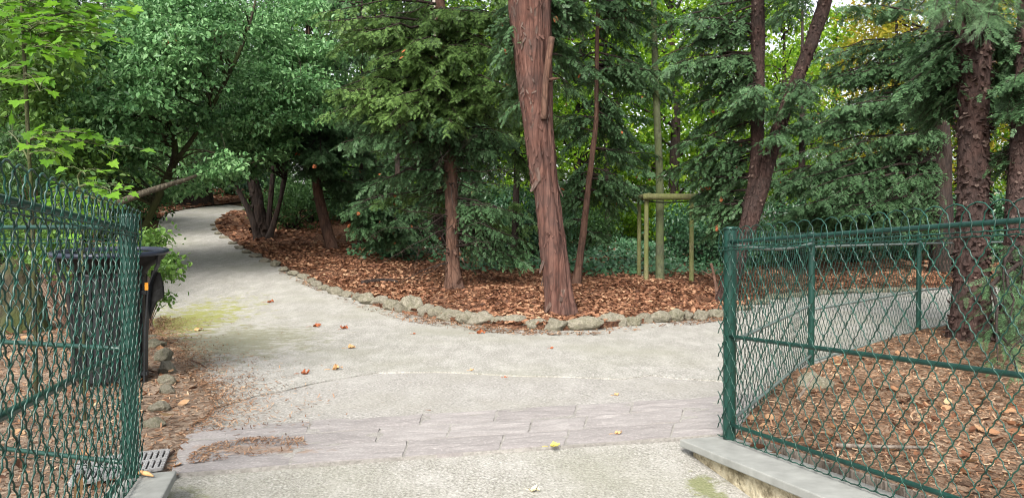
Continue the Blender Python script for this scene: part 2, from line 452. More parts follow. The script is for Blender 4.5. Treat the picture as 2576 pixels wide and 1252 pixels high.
def t_shoot(k=6, L=1.0, nl=.36, w=.075, ang=55, seed=0, droop=.12):
    """needle shoot: k pairs of tapered needles on a short axis"""
    r = np.random.default_rng(seed); V = []; F = []
    for i in range(k):
        x = L * (i + .4) / k; zz = -droop * (x / L) ** 2
        for s in (1, -1):
            a = rad(ang * (1 - .35 * i / k) + r.uniform(-8, 8)); l = nl * (1 - .35 * i / k) * r.uniform(.85, 1.1)
            d = np.array([math.cos(a), s * math.sin(a), .12 - .25 * r.random()]); p = np.array([x, 0, zz]); q = np.array([-d[1], d[0], 0]) * w / 2
            b = len(V); V += [p - q * .6, p + q * .6, p + d * l * .6 + q, p + d * l, p + d * l * .6 - q]; F.append([b, b + 4, b + 3, b + 2, b + 1])
    b = len(V); V += [[L * .9, .03, -droop * .8], [L * .9, -.03, -droop * .8], [L * 1.25, 0, -droop * 1.3]]
    return np.array(V), [np.array(F), np.array([[b, b + 1, b + 2]])]
LEAF = t_leaf(); CURL = t_curl(); CHIP = t_chip(); MAPLE = t_maple()
SHOOT = t_shoot(5, 1, .42, .15)
NEAR_SHOOT = t_shoot(13, 1, .24, .034, 62, 3, .1)

def unit(n):
    v = RNG.normal(size=(n, 3)); return nrm(v)

# ------------------------------------------------------------------ wood
def resample(pts, r, step):
    pts = np.asarray(pts, float); s = np.r_[0, np.cumsum(np.linalg.norm(np.diff(pts, axis=0), axis=1))]
    n = max(3, int(s[-1] / step)); u = np.linspace(0, s[-1], n)
    # smooth (Catmull style) by interpolating then light smoothing
    P = np.stack([np.interp(u, s, pts[:, k]) for k in range(3)], 1); R = np.interp(u, s, r)
    w = max(1, int(.25 / step))
    for _ in range(2):
        Q = P.copy(); ker = np.ones(2 * w + 1) / (2 * w + 1)
        for k in range(3):
            e = np.r_[np.full(w, P[0, k]) + (np.arange(-w, 0)) * (P[1, k] - P[0, k]), P[:, k], np.full(w, P[-1, k]) + np.arange(1, w + 1) * (P[-1, k] - P[-2, k])]
            Q[:, k] = np.convolve(e, ker, 'valid')
        P = Q
    return P, R

def trunk(mb, pts, r, sides=28, step=.06, rough=.07, flare=.35, flare_h=.35, stretch=.22, nsc=10, mat=0, fur=.06, extra=None):
    P, R = resample(pts, r, step); n = len(P); R = R * .87
    t = nrm(np.gradient(P, axis=0)); ref = np.array([1.0, 0, 0]) if np.abs(t[:, 2]).mean() > .5 else np.array([0, 0, 1.0])
    a = nrm(np.cross(t, ref)); b = np.cross(t, a)
    th = np.linspace(0, 2 * PI, sides, endpoint=False)
    s = np.r_[0, np.cumsum(np.linalg.norm(np.diff(P, axis=0), axis=1))]
    dirs = np.cos(th)[None, :, None] * a[:, None] + np.sin(th)[None, :, None] * b[:, None]
    base = P[:, None] + R[:, None, None] * dirs
    q = base * nsc; q[..., 2] *= stretch
    low = base * 3.0; low[..., 2] *= .25
    d = 1 + rough * fbm(q, 4) + .09 * vnoise(low)
    q3 = base * nsc * 1.15; q3[..., 2] *= .055
    d = d + fur * (np.abs(vnoise(q3)) ** .6 - .45) + fur * .5 * (np.abs(vnoise(q3 * 2.1 + 5)) ** .6 - .45)
    fl = np.exp(-s / flare_h)[:, None] * flare * (1 + .55 * np.cos(th * 4 + 1.3)[None] + .25 * np.cos(th * 7)[None])
    d = d + np.maximum(fl, -.05)
    if extra is not None: d = d + extra(s[:, None], th[None], dirs)
    V = P[:, None] + (R[:, None] * d)[..., None] * dirs
    i = np.arange(n - 1)[:, None] * sides; j = np.arange(sides)[None]; k = (j + 1) % sides
    F = np.stack([i + j, i + k, i + sides + k, i + sides + j], -1).reshape(-1, 4)
    mb.add(V.reshape(-1, 3), [F, (np.arange(sides) + (n - 1) * sides)[None]], mat)
    return P, R, V, dirs

def px_path(lst, Y, ext=0, lean=None):
    """(px,py,width px[,Y]) -> points and radii, extended upwards by ext metres"""
    pts = []; r = []
    for e in lst:
        yy = e[3] if len(e) > 3 else Y
        pts.append(at(e[0], e[1], yy)); r.append(e[2] / 2 / FPX * yy)
    pts = np.array(pts); r = np.array(r)
    if ext:
        d = nrm(pts[-1] - pts[-2]); d = nrm(d * .6 + np.array([0, 0, .4]))
        for k in (1, 2, 3):
            pts = np.r_[pts, [pts[-1] + d * ext / 3]]; r = np.r_[r, r[-1] * .72]
    return pts, r

def flakes(mb, V, dirs, n, size, zrange=None, mat=0, long=1.0, lift=.45):
    h, w = V.shape[:2]
    i = RNG.integers(1, h - 1, n); j = RNG.integers(0, w, n)
    p = V[i, j]; nn = dirs[i, j]
    if zrange:
        k = (p[:, 2] > zrange[0]) & (p[:, 2] < zrange[1]); p, nn = p[k], nn[k]
    m = len(p)
    up = np.array([0, 0, 1.0]) + .5 * RNG.normal(size=(m, 3)) * np.array([1, 1, .3])
    up = nrm(up - nn * (up * nn).sum(1, keepdims=True))
    sgn = np.where(RNG.random(m) < .6, -1, 1)[:, None]
    X = nrm(up * sgn + nn * lift * RNG.random((m, 1)) * 1.3)
    tv = np.array([[0, .45, 0], [0, -.4, 0], [.5 * long, -.5, .04], [.5 * long, .38, .06], [1.0 * long, -.22, .2], [.93 * long, .3, .26]])
    tf = np.array([[0, 1, 2, 3], [3, 2, 4, 5]])
    Vv, F = place(tv, tf, p + nn * .002, X, nn, size * RNG.uniform(.5, 1.3, m))
    mb.add(Vv, F, mat, smooth=False)

def at_z(P, z):
    k = int(np.argmin(np.abs(P[:, 2] - z))); return P[k], k

class Crown:
    """collects needle shoots / leaves and the limbs that carry them"""
    def __init__(s): s.leaf = MB(); s.wood = MB(); s.sh = []; s.nsh = []; s.lv = []
    def limb(s, p0, p1, sag=.1, r0=.03, twig_L=.55, ntw=22, t0=.3, nsh=11, size=.13, near=False, droop=.45, wood=True, flatn=.35):
        L = np.linalg.norm(p1 - p0); n = 9
        t = np.linspace(0, 1, n)[:, None]
        mid = (p0 + p1) / 2 + np.array([0, 0, sag * L]) + RNG.normal(size=3) * .06 * L
        P = (1 - t) ** 2 * p0 + 2 * t * (1 - t) * mid + t * t * p1
        P = P + RNG.normal(size=P.shape) * .012 * L * np.sin(PI * t)
        if wood: s.wood.add(*tube(P, np.linspace(r0, .004, n), 5, False))
        tt = np.linspace(t0, 1, ntw) + RNG.uniform(-.02, .02, ntw); tt = np.clip(tt, 0, 1)
        pos = np.stack([np.interp(tt, t[:, 0], P[:, k]) for k in range(3)], 1)
        tan = nrm(np.stack([np.interp(tt, t[:, 0], np.gradient(P[:, k])) for k in range(3)], 1))
        side = nrm(np.cross(tan, [0, 0, 1.0])) * np.where(np.arange(ntw) % 2, 1, -1)[:, None]
        ang = RNG.uniform(.55, 1.15, ntw)[:, None]
        d = nrm(tan * np.cos(ang) + side * np.sin(ang) + np.array([0, 0, -droop]) + RNG.normal(size=(ntw, 3)) * .18)
        d[-1] = tan[-1]
        ln = twig_L * (1 - .55 * (tt - t0) / max(1e-3, 1 - t0)) * RNG.uniform(.6, 1.2, ntw)
        u = (np.arange(nsh) + .6) / nsh
        for a in (range(ntw) if wood else ()):
            q = np.stack([pos[a] + d[a] * ln[a] * k + np.array([0, 0, -droop * ln[a] * k * k * .6]) for k in (0, .5, 1)])
            s.wood.add(*tube(q, [.006, .004, .002], 3, False))
        sp = pos[:, None] + d[:, None] * (ln[:, None] * u)[..., None] + np.array([0, 0, -1.0]) * (droop * .6 * ln[:, None] * u * u)[..., None]
        dd = nrm(d + np.array([0, 0, -droop * .8]))
        up = nrm(np.array([0, 0, 1.0]) + RNG.normal(size=(ntw, 3)) * flatn)
        sd = nrm(np.cross(up, dd))
        alt = np.where(np.arange(nsh) % 2, 1, -1)[None, :, None]
        sdir = nrm(dd[:, None] * .75 + sd[:, None] * alt * .75 + RNG.normal(size=(ntw, nsh, 3)) * .2 + np.array([0, 0, -.18]))
        sz = size * (1 - .4 * u)[None] * RNG.uniform(.75, 1.25, (ntw, nsh))
        zn = nrm(up[:, None] + RNG.normal(size=(ntw, nsh, 3)) * .25)
        (s.nsh if near else s.sh).append((sp.reshape(-1, 3), sdir.reshape(-1, 3), zn.reshape(-1, 3), sz.ravel()))
    def blobs(s, P, lst, zr, **kw):
        """limbs from the trunk path P to points spread in blobs (px,py,rx,ry,Y,dY,n)"""
        for (px, py, rx, ry, Y, dY, n) in lst:
            for _ in range(n):
                a = RNG.uniform(-1, 1, 3)
                e = at(px + rx * a[0], py + ry * a[1], Y + dY * a[2])
                e[2] = max(e[2], float(T(e[0], e[1])) + .25)
                d = math.hypot(e[0] - P[0, 0], e[1] - P[0, 1])
                p0, _k = at_z(P, np.clip(e[2] + .12 * d + RNG.uniform(-.2, .3), *zr))
                L = np.linalg.norm(e - p0)
                k2 = dict(kw); k2['ntw'] = int(np.clip(kw.get('ntw', 22) * min(1.3, L / 2.2), 8, 40))
                k2.setdefault('r0', .012 + .009 * L)
                k2['t0'] = float(np.clip(1 - 2.3 / L, .12, .6))
                s.limb(p0, e, **k2)
    def around(s, P, z0, z1, n, L, az=None, **kw):
        for _ in range(n):
            z = RNG.uniform(z0, z1); p0, k = at_z(P, z)
            a = RNG.uniform(0, 2 * PI) if az is None else RNG.uniform(*az)
            l = L * RNG.uniform(.6, 1.1) * (1 - .5 * (z - z0) / max(.1, z1 - z0))
            e = p0 + np.array([math.cos(a) * l, math.sin(a) * l, RNG.uniform(-.25, .1) * l])
            s.limb(p0, e, r0=.014 + .008 * l, **kw)
    def clumps(s, centers, rad_, per, size, flat=.45, upb=.65, tmpl=None, mat=0):
        """leaf clumps: flattened discs of leaves"""
        c = np.asarray(centers); n = len(c)
        r = np.broadcast_to(rad_, (n,)) * RNG.uniform(.7, 1.3, n)
        tilt = nrm(np.array([0, 0, 1.0]) + RNG.normal(size=(n, 3)) * .28)
        a = nrm(np.cross(tilt, unit(n))); b = np.cross(tilt, a)
        k = RNG.normal(size=(n, per, 3)) * .55
        pos = c[:, None] + (a[:, None] * k[..., :1] + b[:, None] * k[..., 1:2] + tilt[:, None] * k[..., 2:] * flat) * r[:, None, None]
        pos = pos.reshape(-1, 3); m = len(pos)
        z = nrm(np.array([0, 0, upb]) + RNG.normal(size=(m, 3)) * .5)
        x = unit(m) + (pos - np.repeat(c, per, 0)) * 1.5 + np.array([0, 0, -.3])
        add_leaves(s.leaf, tmpl or LEAF, pos, x, z, size * RNG.uniform(.65, 1.3, m), mat)
    def finish(s, root, base, mat, wood_mat, crown='crown', wood='branches', caught=0):
        for lst, tm in ((s.sh, SHOOT), (s.nsh, NEAR_SHOOT)):
            if lst:
                p, x, z, sz = (np.concatenate([q[i] for q in lst]) for i in range(4))
                add_leaves(s.leaf, tm, p, x, z, sz)
        if s.leaf.n:
            if caught:
                A = np.concatenate(s.leaf.V); p = A[RNG.integers(0, len(A), caught)]; add_leaves(s.leaf, CURL, p, unit(caught), unit(caught), .1 * RNG.uniform(.6, 1.2, caught), 1)
            s.leaf.build(crown, [mat, M['leaf_red']] if caught else mat, root, base)
        if s.wood.n: s.wood.build(wood, wood_mat, root, base)

# ================================================================== SETTING
def gp(lst): return [G(*p)[:2] for p in lst]
# fence lines (x, y, z of the foot)
FR = [np.array([1.239, 4.4, .06]), np.array([1.587, 3.265, .12]), np.array([1.975, 2.0, .185])]
FL = [np.array([-1.757, 3.55, .11]), np.array([-1.30, 1.99, .175]), np.array([-1.06, 1.15, .215])]

path_left = [(465, 1085), (492, 1055), (515, 1020), (505, 985), (462, 960), (452, 925), (432, 890), (392, 852), (382, 800), (376, 740), (384, 660), (392, 600), (396, 575), (400, 555), (416, 539), (470, 527), (520, 520), (575, 516)]
path_right = [(606, 522), (572, 536), (542, 553), (530, 567), (537, 584), (560, 601), (600, 629), (640, 648), (700, 680), (770, 715), (840, 745), (920, 776), (1000, 796), (1100, 813), (1200, 827), (1290, 836), (1400, 840), (1500, 836), (1600, 825), (1700, 812), (1830, 799), (1950, 752), (2060, 740), (2310, 730), (2620, 722)]
path_near = [(2640, 805), (2500, 826), (2400, 838), (2310, 848), (2200, 874), (2050, 932), (2000, 967), (1945, 995)]
crack = [(520, 1035), (560, 1022), (640, 998), (720, 985), (800, 965), (870, 952), (950, 940), (1100, 938), (1290, 945), (1420, 950), (1560, 955), (1640, 945), (1700, 952), (1830, 960), (1960, 962), (2000, 955)]
pl, pr_, pn, ck = gp(path_left), gp(path_right), gp(path_near), gp(crack)
pr_o = [p + np.array([.28, .1]) if i < 5 else p + np.array([.12, .42]) for i, p in enumerate(pr_)]
PATH_POLY = np.array(pl + pr_o + pn)
zpath = lambda x, y: T(x, y)
sheet('asphalt_path', PATH_POLY, lambda x, y: T(x, y) + .004 * vnoise(np.c_[x * 1.5, y * 1.5, 0 * x]), M['path_new'], step=.3)
# worn top layer of asphalt beyond the crack: 10 mm thicker, ragged edge
ckd = list(densify(ck, .04, .022, closed=False))
top_poly = pl[3:] + pr_o + pn[:6] + ckd[::-1]
sheet('worn_asphalt_path', top_poly, lambda x, y: T(x, y) + .0105 + .004 * vnoise(np.c_[x * 1.5, y * 1.5, 0 * x]), M['path_old'], step=.28, skirt=.016, edge=.08)

# street in front, falling gently away from the threshold
def zst(x, y): return -.004 - .1 * np.clip(tile_front(x) - y, 0, 9) + .004 * vnoise(np.c_[x * 2, y * 2, 0 * x])
sheet('street_pavement', [(-6, tile_front(-6)), (-6, -1), (6, -1), (6, tile_front(6) )], zst, M['street'], step=.15, edge=.15)

# stone threshold: mortar bed and three courses of slate slabs
A0, A1 = G(430, 1200), G(1960, 1088)
B0, B1 = G(470, 1085), G(1985, 992)
bm_ = MB()
q = np.array([A0, A1, B1, B0]); q[:, 2] = .0152
bm_.add(np.r_[q, q - [0, 0, .05]], np.array([[0, 1, 2, 3], [0, 4, 5, 1], [0, 3, 7, 4]]), smooth=False)
tag(bm_.build('threshold_mortar', M['mortar']), kind='structure')
sl = MB()
jr = random.Random(5)
courses = [[0, .155, .40, .60, .77, 1.0], [0, .31, .44, .58, .665, .86, 1.0], [0, .105, .20, .415, .57, .71, .90, 1.0]]
courses = [[0, .165, .335, .49, .60, .79, 1.0], [0, .285, .395, .53, .625, .80, .93, 1.0], [0, .175, .345, .465, .60, .70, .87, 1.0]]
rows = [(0.0, .33), (.335, .665), (.67, 1.0)]
def tq(u, v): return (A0 * (1 - u) + A1 * u) * (1 - v) + (B0 * (1 - u) + B1 * u) * v
for ci, (cs, (v0, v1)) in enumerate(zip(courses, rows)):
    for a, b in zip(cs[:-1], cs[1:]):
        g = .002
        u0, u1 = a + (g if a else 0), b - g; nx, ny = max(4, int((u1 - u0) * 40)), 8
        U, W = np.meshgrid(np.linspace(u0, u1, nx), np.linspace(v0 + .003, v1 - .003, ny), indexing='ij')
        P = np.stack([tq(x, y) for x, y in zip(U.ravel(), W.ravel())]).reshape(nx, ny, 3)
        lift = jr.uniform(.0195, .0222)
        edge = np.minimum(np.minimum(np.arange(nx), np.arange(nx)[::-1])[:, None], np.minimum(np.arange(ny), np.arange(ny)[::-1])[None])
        qn = np.stack([P[..., 0] * 5 + ci * 9, P[..., 1] * 13, P[..., 0] * 0 + a * 40], -1)
        lay = np.round(fbm(qn, 3) * 2.2) / 2.2
        P[..., 2] = lift + .006 * lay + .002 * vnoise(P * 12)
        P[edge == 0] += np.c_[.006 * vnoise(P[edge == 0] * 21), .006 * vnoise(P[edge == 0] * 21 + 9), np.full((edge == 0).sum(), -.003)]
        i = np.arange(nx - 1)[:, None] * ny; j = np.arange(ny - 1)[None]
        F = np.stack([i + j, i + ny + j, i + ny + j + 1, i + j + 1], -1).reshape(-1, 4)
        Vt = P.reshape(-1, 3)
        ring = np.r_[np.arange(nx) * ny, (nx - 1) * ny + np.arange(1, ny), (np.arange(nx - 1)[::-1]) * ny + ny - 1, np.arange(1, ny - 1)[::-1]]
        sk = Vt[ring].copy(); sk[:, 2] = -.02; m_ = len(ring); k = np.arange(m_); k2 = (k + 1) % m_
        sl.add(np.r_[Vt, sk], [F, np.stack([ring[k], nx * ny + k, nx * ny + k2, ring[k2]], 1)], smooth=False)
tag(sl.build('threshold_paving', M['slate']), kind='structure')

# ground sheet to the horizon, dropping out of sight under path and street
gx = np.r_[np.linspace(-120, -14, 24), np.arange(-13.5, -4, .5), np.arange(-4, 4, .12), np.arange(4, 14, .5), np.linspace(14.5, 120, 24)]
gy = np.r_[np.linspace(-40, -2, 10), np.arange(-1.5, 12, .14), np.arange(12, 40, .5), np.linspace(41, 220, 30)]
GX, GY = np.meshgrid(gx, gy, indexing='ij')
GZ = T(GX, GY) - .03 + .05 * vnoise(np.stack([GX * .4, GY * .4, 0 * GX], -1))
onp = inpoly(GX, GY, PATH_POLY)
GZ = np.where(onp | (GY < tile_front(GX) + .5), np.minimum(GZ, T(GX, GY) - .08), GZ)
GZ = np.where((GY < tile_front(GX) + .35), -.45, GZ)
gb = MB(); nyg = len(gy)
i = np.arange(len(gx) - 1)[:, None] * nyg; j = np.arange(nyg - 1)[None]
gb.add(np.stack([GX, GY, GZ], -1).reshape(-1, 3), np.stack([i + j, i + nyg + j, i + nyg + j + 1, i + j + 1], -1).reshape(-1, 4))
tag(gb.build('ground', M['ground']), kind='structure')

# planting beds
def zbed(h, amp=.03):
    return lambda x, y: T(x, y) + h + amp * vnoise(np.c_[np.ravel(x) * 1.3, np.ravel(y) * 1.3, np.zeros(np.size(x))]) + amp * .4 * vnoise(np.c_[np.ravel(x) * 5, np.ravel(y) * 5, np.zeros(np.size(x))])
zb_c, zb_r, zb_l = zbed(.06), zbed(.055, .025), zbed(.016, .008)
off = lambda p, dx, dy: (p[0] + dx, p[1] + dy)
bed_c = [off(p, .03, .27) for p in pr_[1:]] + [(16, 16.6), (16, 33), (-6, 33)]
bed_c = [tuple(p) for p in bed_c]
sheet('leaf_covered_bed', bed_c, zb_c, M['bed'], step=.35, edge=.3, skirt=.2)
def offs(line, d):
    L = np.array([p[:2] for p in line]); t = nrm(np.gradient(L, axis=0)); return L + np.c_[-t[:, 1], t[:, 0]] * d
inner = [FR[0], at(2040, 930, 7.0), at(2310, 845, 9.4), at(2440, 832, 10.3), at(2700, 822, 11.4)]
inner = [np.array([p[0], p[1], float(T(p[0], p[1])) + .04]) for p in inner]; inner[0] = FR[0]
bed_r = [p[:2] for p in FR] + [(6, 1.5), (12, 8), (12, 11.2)] + [p[:2] for p in inner[::-1][:-1]] + [G(1925, 1000)[:2]]
sheet('mulched_bed', bed_r, zb_r, M['bed_fine'], step=.14, edge=.12)
inl = [FL[0], np.array([-2.50, 3.79, .11]), np.array([-4.6, 4.55, .11])]
bed_l = [(FL[0][0] - .0, FL[0][1])] + [p[:2] for p in FL[1:]] + [(-4, 1.0), (-14, 4), (-19, 21)] + [tuple(p) for p in gp([(340, 585), (390, 588), (386, 620), (372, 700), (376, 800)])] + gp([(395, 845), (440, 880), (470, 930), (500, 955), (535, 990), (540, 1020), (500, 1064), (482, 1094), (446, 1198)])
bed_l = [tuple(p) for p in bed_l]
sheet('bare_mulch_bed', bed_l, zb_l, M['bed_left'], step=.16, edge=.05, jitter=.045)
# bed that runs along the far left side of the path
far_l = gp([(404, 553), (416, 539), (470, 526), (575, 514)])
far_poly = [tuple(p) for p in far_l] + [(-8, 44), (-30, 44), (-22, 24)]
sheet('far_leaf_bed', far_poly, zbed(.05), M['bed'], step=.6, edge=.4)

# ------------------------------------------------------------------ walls and caps along the street
def sweep_box(mb, line, d0, d1, z0, z1, ext=0, absolute0=None, step=.1, nz=.0):
    L = np.array(line, float); t = nrm(np.gradient(L[:, :2], axis=0))
    if ext: L = np.r_[[L[0] - np.r_[t[0], (L[1] - L[0])[2] / np.linalg.norm((L[1] - L[0])[:2])] * ext], L]
    s = np.r_[0, np.cumsum(np.linalg.norm(np.diff(L[:, :2], axis=0), axis=1))]; u = np.arange(0, s[-1], step)
    P = np.stack([np.interp(u, s, L[:, k]) for k in range(3)], 1); tt = nrm(np.gradient(P[:, :2], axis=0)); nn = np.c_[-tt[:, 1], tt[:, 0]]
    n = len(P); c = []
    for d, z in ((d0, z1), (d1, z1), (d1, z0), (d0, z0)):
        V = np.c_[P[:, :2] + nn * d, P[:, 2] + z]
        if z == z0 and absolute0 is not None: V[:, 2] = absolute0
        if nz: V = V + nz * np.c_[vnoise(V * 4), vnoise(V * 4 + 7), vnoise(V * 4 + 3)]
        c.append(V)
    V = np.stack(c, 1).reshape(-1, 3); i = np.arange(n - 1)[:, None] * 4; j = np.arange(4)[None]; k = (j + 1) % 4
    mb.add(V, [np.stack([i + j, i + k, i + 4 + k, i + 4 + j], -1).reshape(-1, 4), np.array([[0, 3, 2, 1]]), np.array([[0, 1, 2, 3]]) + (n - 1) * 4], smooth=False)

def bevel(o, w):
    b = o.modifiers.new('bevel', 'BEVEL'); b.width = w; b.segments = 2; b.limit_method = 'ANGLE'; b.angle_limit = rad(40)
for nm, line, sg, lab in (('right', FR, 1, 'low plastered wall with a grey capstone under the right-hand street fence'), ('left', FL, -1, 'low wall with a grey capstone under the left-hand street fence')):
    root = tag(empty('low_wall', line[0]), lab, 'wall')
    # normals: left of travel direction; the street lies to the camera-left of FR and to the right of FL
    w = MB(); a, b = (-.25, .05)
    if sg > 0: sweep_box(w, line, -.215, .05, -.4, -.046, ext=.02, absolute0=-.6, nz=.006)
    else: sweep_box(w, line, -.05, .15, -.4, -.046, ext=.02, absolute0=-.6, nz=.006)
    w.build('wall_body', M['plaster'], root, line[0])
    c = MB()
    if sg > 0: sweep_box(c, line, -.265, .055, -.046, -.003, ext=.09, nz=.0015)
    else: sweep_box(c, line, -.055, .19, -.046, -.003, ext=.05, nz=.0015)
    o = c.build('capstone', M['capstone'], root, line[0]); bevel(o, .006)
    if sg > 0:
        k = MB(); l2 = [line[0] + (line[1] - line[0]) * .12] + list(line[1:]); sweep_box(k, l2, .058, .075, -.02, .03, nz=.002); k.build('timber_edging', M['deadwood'], root, line[0])

# ------------------------------------------------------------------ arched wire fences
FH = 1.2
def wires(line, s=.096, half=.0675, vtop=1.075, arch=.084, rr=.0031, step=.009, sides=4, scale=1.0, phase=0.0, crimp=.0027):
    L = np.array(line, float); S = np.r_[0, np.cumsum(np.linalg.norm(np.diff(L[:, :2], axis=0), axis=1))]; tot = S[-1]
    def w3(u, v, w):
        P = np.stack([np.interp(u, S, L[:, k]) for k in range(3)], 1)
        e = .02; A = np.stack([np.interp(np.clip(u + e, 0, tot), S, L[:, k]) - np.interp(np.clip(u - e, 0, tot), S, L[:, k]) for k in range(2)], 1); A = nrm(A)
        P[:, 0] += -A[:, 1] * w; P[:, 1] += A[:, 0] * w; P[:, 2] += v; return P
    mb = MB(); v0 = .01; slope = (s / 2) / half; aw = 1.55 * s
    n = int(tot / s) + 14
    for i in range(-10, n + 4):
        ul = i * s + phase; ur = ul + aw
        vs = np.arange(vtop, v0, -step)
        down = np.stack([ul + (vtop - vs) * slope, vs], 1)
        th = np.arange(PI, 0, -step / (aw * .42))
        up_l = np.arange(vtop, vtop + .035, step)
        ar = np.stack([(ul + ur) / 2 + aw / 2 * np.cos(th), vtop + .035 + arch * np.sin(th)], 1)
        legl = np.stack([np.full(len(up_l), ul), up_l], 1); legr = np.stack([np.full(len(up_l), ur), up_l[::-1]], 1)
        dn2 = np.stack([ur - (vtop - vs) * slope, vs], 1)
        Q = np.concatenate([down[::-1], legl, ar, legr, dn2])
        d = nrm(np.gradient(Q, axis=0)); nn = np.c_[-d[:, 1], d[:, 0]]; arc = np.r_[0, np.cumsum(np.linalg.norm(np.diff(Q, axis=0), axis=1))]
        per = math.hypot(s / 2, half) / 2 * 1.0
        ph = RNG.uniform(-.3, .3)
        amp = np.r_[np.ones(len(down) + len(legl)), .3 + .4 * np.abs(np.cos(th)) ** 3, np.ones(len(legr) + len(dn2))]
        Q = Q + nn * (crimp * amp * np.sin(2 * PI * arc / per + ph))[:, None]
        front = np.r_[np.full(len(down) + len(legl), 1.0), np.linspace(1, -1, len(ar)), np.full(len(legr) + len(dn2), -1.0)]
        w = .0022 * front + .002 * np.cos(2 * PI * arc / per + ph)
        ok = (Q[:, 0] > -.004) & (Q[:, 0] < tot)
        # contiguous runs
        k = np.flatnonzero(np.diff(np.r_[0, ok.astype(int), 0]))
        for a, b in zip(k[::2], k[1::2]):
            if b - a > 3: mb.add(*tube(w3(Q[a:b, 0], Q[a:b, 1], w[a:b]), rr, sides, False))
    for v in (vtop - .005, vtop + .012, .012):
        u = np.arange(0, tot, .02); off = .004 * np.sin(u * 2 * PI / .058)
        mb.add(*tube(w3(u, np.full(len(u), v) + .002 * np.cos(u * 2 * PI / .058), off), rr, sides, False))
    return mb

def post_mb(foot, h=FH, r=.037, sides=14):
    f = np.array(foot, float); mb = MB()
    mb.add(*tube([f - [0, 0, .06], f + [0, 0, .1], f + [0, 0, h - .012]], r, sides, False))
    return mb
def add_post(p, root, o0, h=FH, r=.034):
    po = post_mb(p, h, r).build('post', M['green'], root, o0); f = np.array(p, float); mb = MB()
    mb.add(*tube([f + [0, 0, h - .012], f + [0, 0, h - .001], f + [0, 0, h + .006]], [r + .003, r + .003, r * .5], 14)); mb.build('post_cap', M['green'], po, o0)
def rail_mb(line, v, r=.017, sag=0, inset=.0, side=0.0, v_end=None):
    L = np.array(line, float); S = np.r_[0, np.cumsum(np.linalg.norm(np.diff(L[:, :2], axis=0), axis=1))]
    u = np.linspace(inset, S[-1], 24); P = np.stack([np.interp(u, S, L[:, k]) for k in range(3)], 1)
    t = nrm(np.gradient(P[:, :2], axis=0)); P[:, :2] += np.c_[-t[:, 1], t[:, 0]] * side
    vv = np.linspace(v, v if v_end is None else v_end, 24) - sag * np.sin(np.linspace(0, PI, 24))
    P[:, 2] += vv
    mb = MB(); mb.add(*tube(P, r, 9)); return mb
# the wire hangs on the street side of the posts
def shift(line, d):
    L = np.array(line); t = nrm(np.gradient(L[:, :2], axis=0)); L = L.copy(); L[:, :2] += np.c_[-t[:, 1], t[:, 0]] * d; return L
def fence2(label, line, wline, rails, rail_mat, posts, step=.009, sides=4, rr=.0031, phase=0, rail_side=0.0, segs=None, vtop=1.075):
    root = tag(empty('mesh_fence', line[0]), label, 'fence', 'green wire mesh fences'); o0 = line[0]
    for p in posts: add_post(p, root, o0, r=.036 if len(posts) == 1 else .029)
    for ln, rs in (segs or [(line, rails)]):
        for v, r, sag in rs: rail_mb(ln, v, r, sag, .02, rail_side).build('rail', rail_mat, root, o0)
    wires(wline, step=step, sides=sides, rr=rr, phase=phase, vtop=vtop).build('wire_mesh', M['wire'], root, o0)
    return root
wr = shift(FR, -.045); wr[0][:2] -= nrm(np.array(FR[1] - FR[0]))[:2] * .05
fence2('green arched wire fence on the right capped wall, in front of the mulch', FR, wr, [(1.118, .0115, 0), (.585, .0115, 0), (.085, .0115, 0)], M['green'], [FR[0]], rail_side=-.012)
wl = shift(FL, .045); wl[0][:2] -= nrm(np.array(FL[1] - FL[0]))[:2] * .05
fence2('green arched wire fence climbing to the left edge before the bin', FL, wl, [(1.135, .012, 0), (.585, .0125, 0), (.04, .0125, 0)], M['green'], [FL[0]], rail_side=.0, vtop=1.1)
iw = shift(inner, .04)
segs = [(inner[0:2], [(1.10, .0115, .035), (.545, .0115, .0), (.09, .0115, 0)])]
segs += [([inner[k], inner[k + 1]], [(1.07, .0115, .0), (.50, .0115, 0), (.03, .0115, 0)]) for k in (1, 2, 3)]
fence2('green wire fence curving back along the path behind the flaky brown trunk', inner, iw, None, M['rail_grey'], inner[1:4], step=.014, sides=3, rr=.0027, segs=segs)
il = shift(inl, -.04)
fence2('green wire fence running level behind the left street fence, against the shrubs', inl, il, [(1.145, .0115, 0), (.585, .0115, 0), (.06, .0115, 0)], M['green'], [inl[2]], step=.012, sides=3, phase=.04)

# pale lath fences far behind
def lath_fence(label, p0, p1, h, n):
    root = tag(empty('lath_fence', p0), label, 'fence', 'pale lath fences behind the trees')
    mb = MB(); rr = random.Random(n)
    for k in range(n):
        f = (k + .5) / n; p = p0 + (p1 - p0) * f; hh = h * rr.uniform(.9, 1.08)
        x, y = p[0], p[1]; z = float(T(x, y)) + .02
        V, F = box((0, 0, hh / 2), (.035, .02, hh)); V[4:, 0] += rr.uniform(-.03, .03)
        mb.add(V + [x, y, z], F, smooth=False)
    mb.build('lath_row', M['lath'], root, p0)
    w = MB()
    for v in (.25, .8):
        P = np.array([p0 + (p1 - p0) * f for f in np.linspace(0, 1, 20)]); P[:, 2] = T(P[:, 0], P[:, 1]) + v * h; P[:, 1] -= .018
        w.add(*tube(P, .006, 4))
    w.build('tie_wire', M['iron'], root, p0)
lath_fence('pale lath fence far off under the bright leaves, left of the stake frame', at(1535, 580, 30), at(1770, 580, 31), .75, 42)
lath_fence('long pale lath fence seen over the right fence, behind the dark trunks', at(2040, 632, 23), at(2640, 640, 24.5), .95, 120)

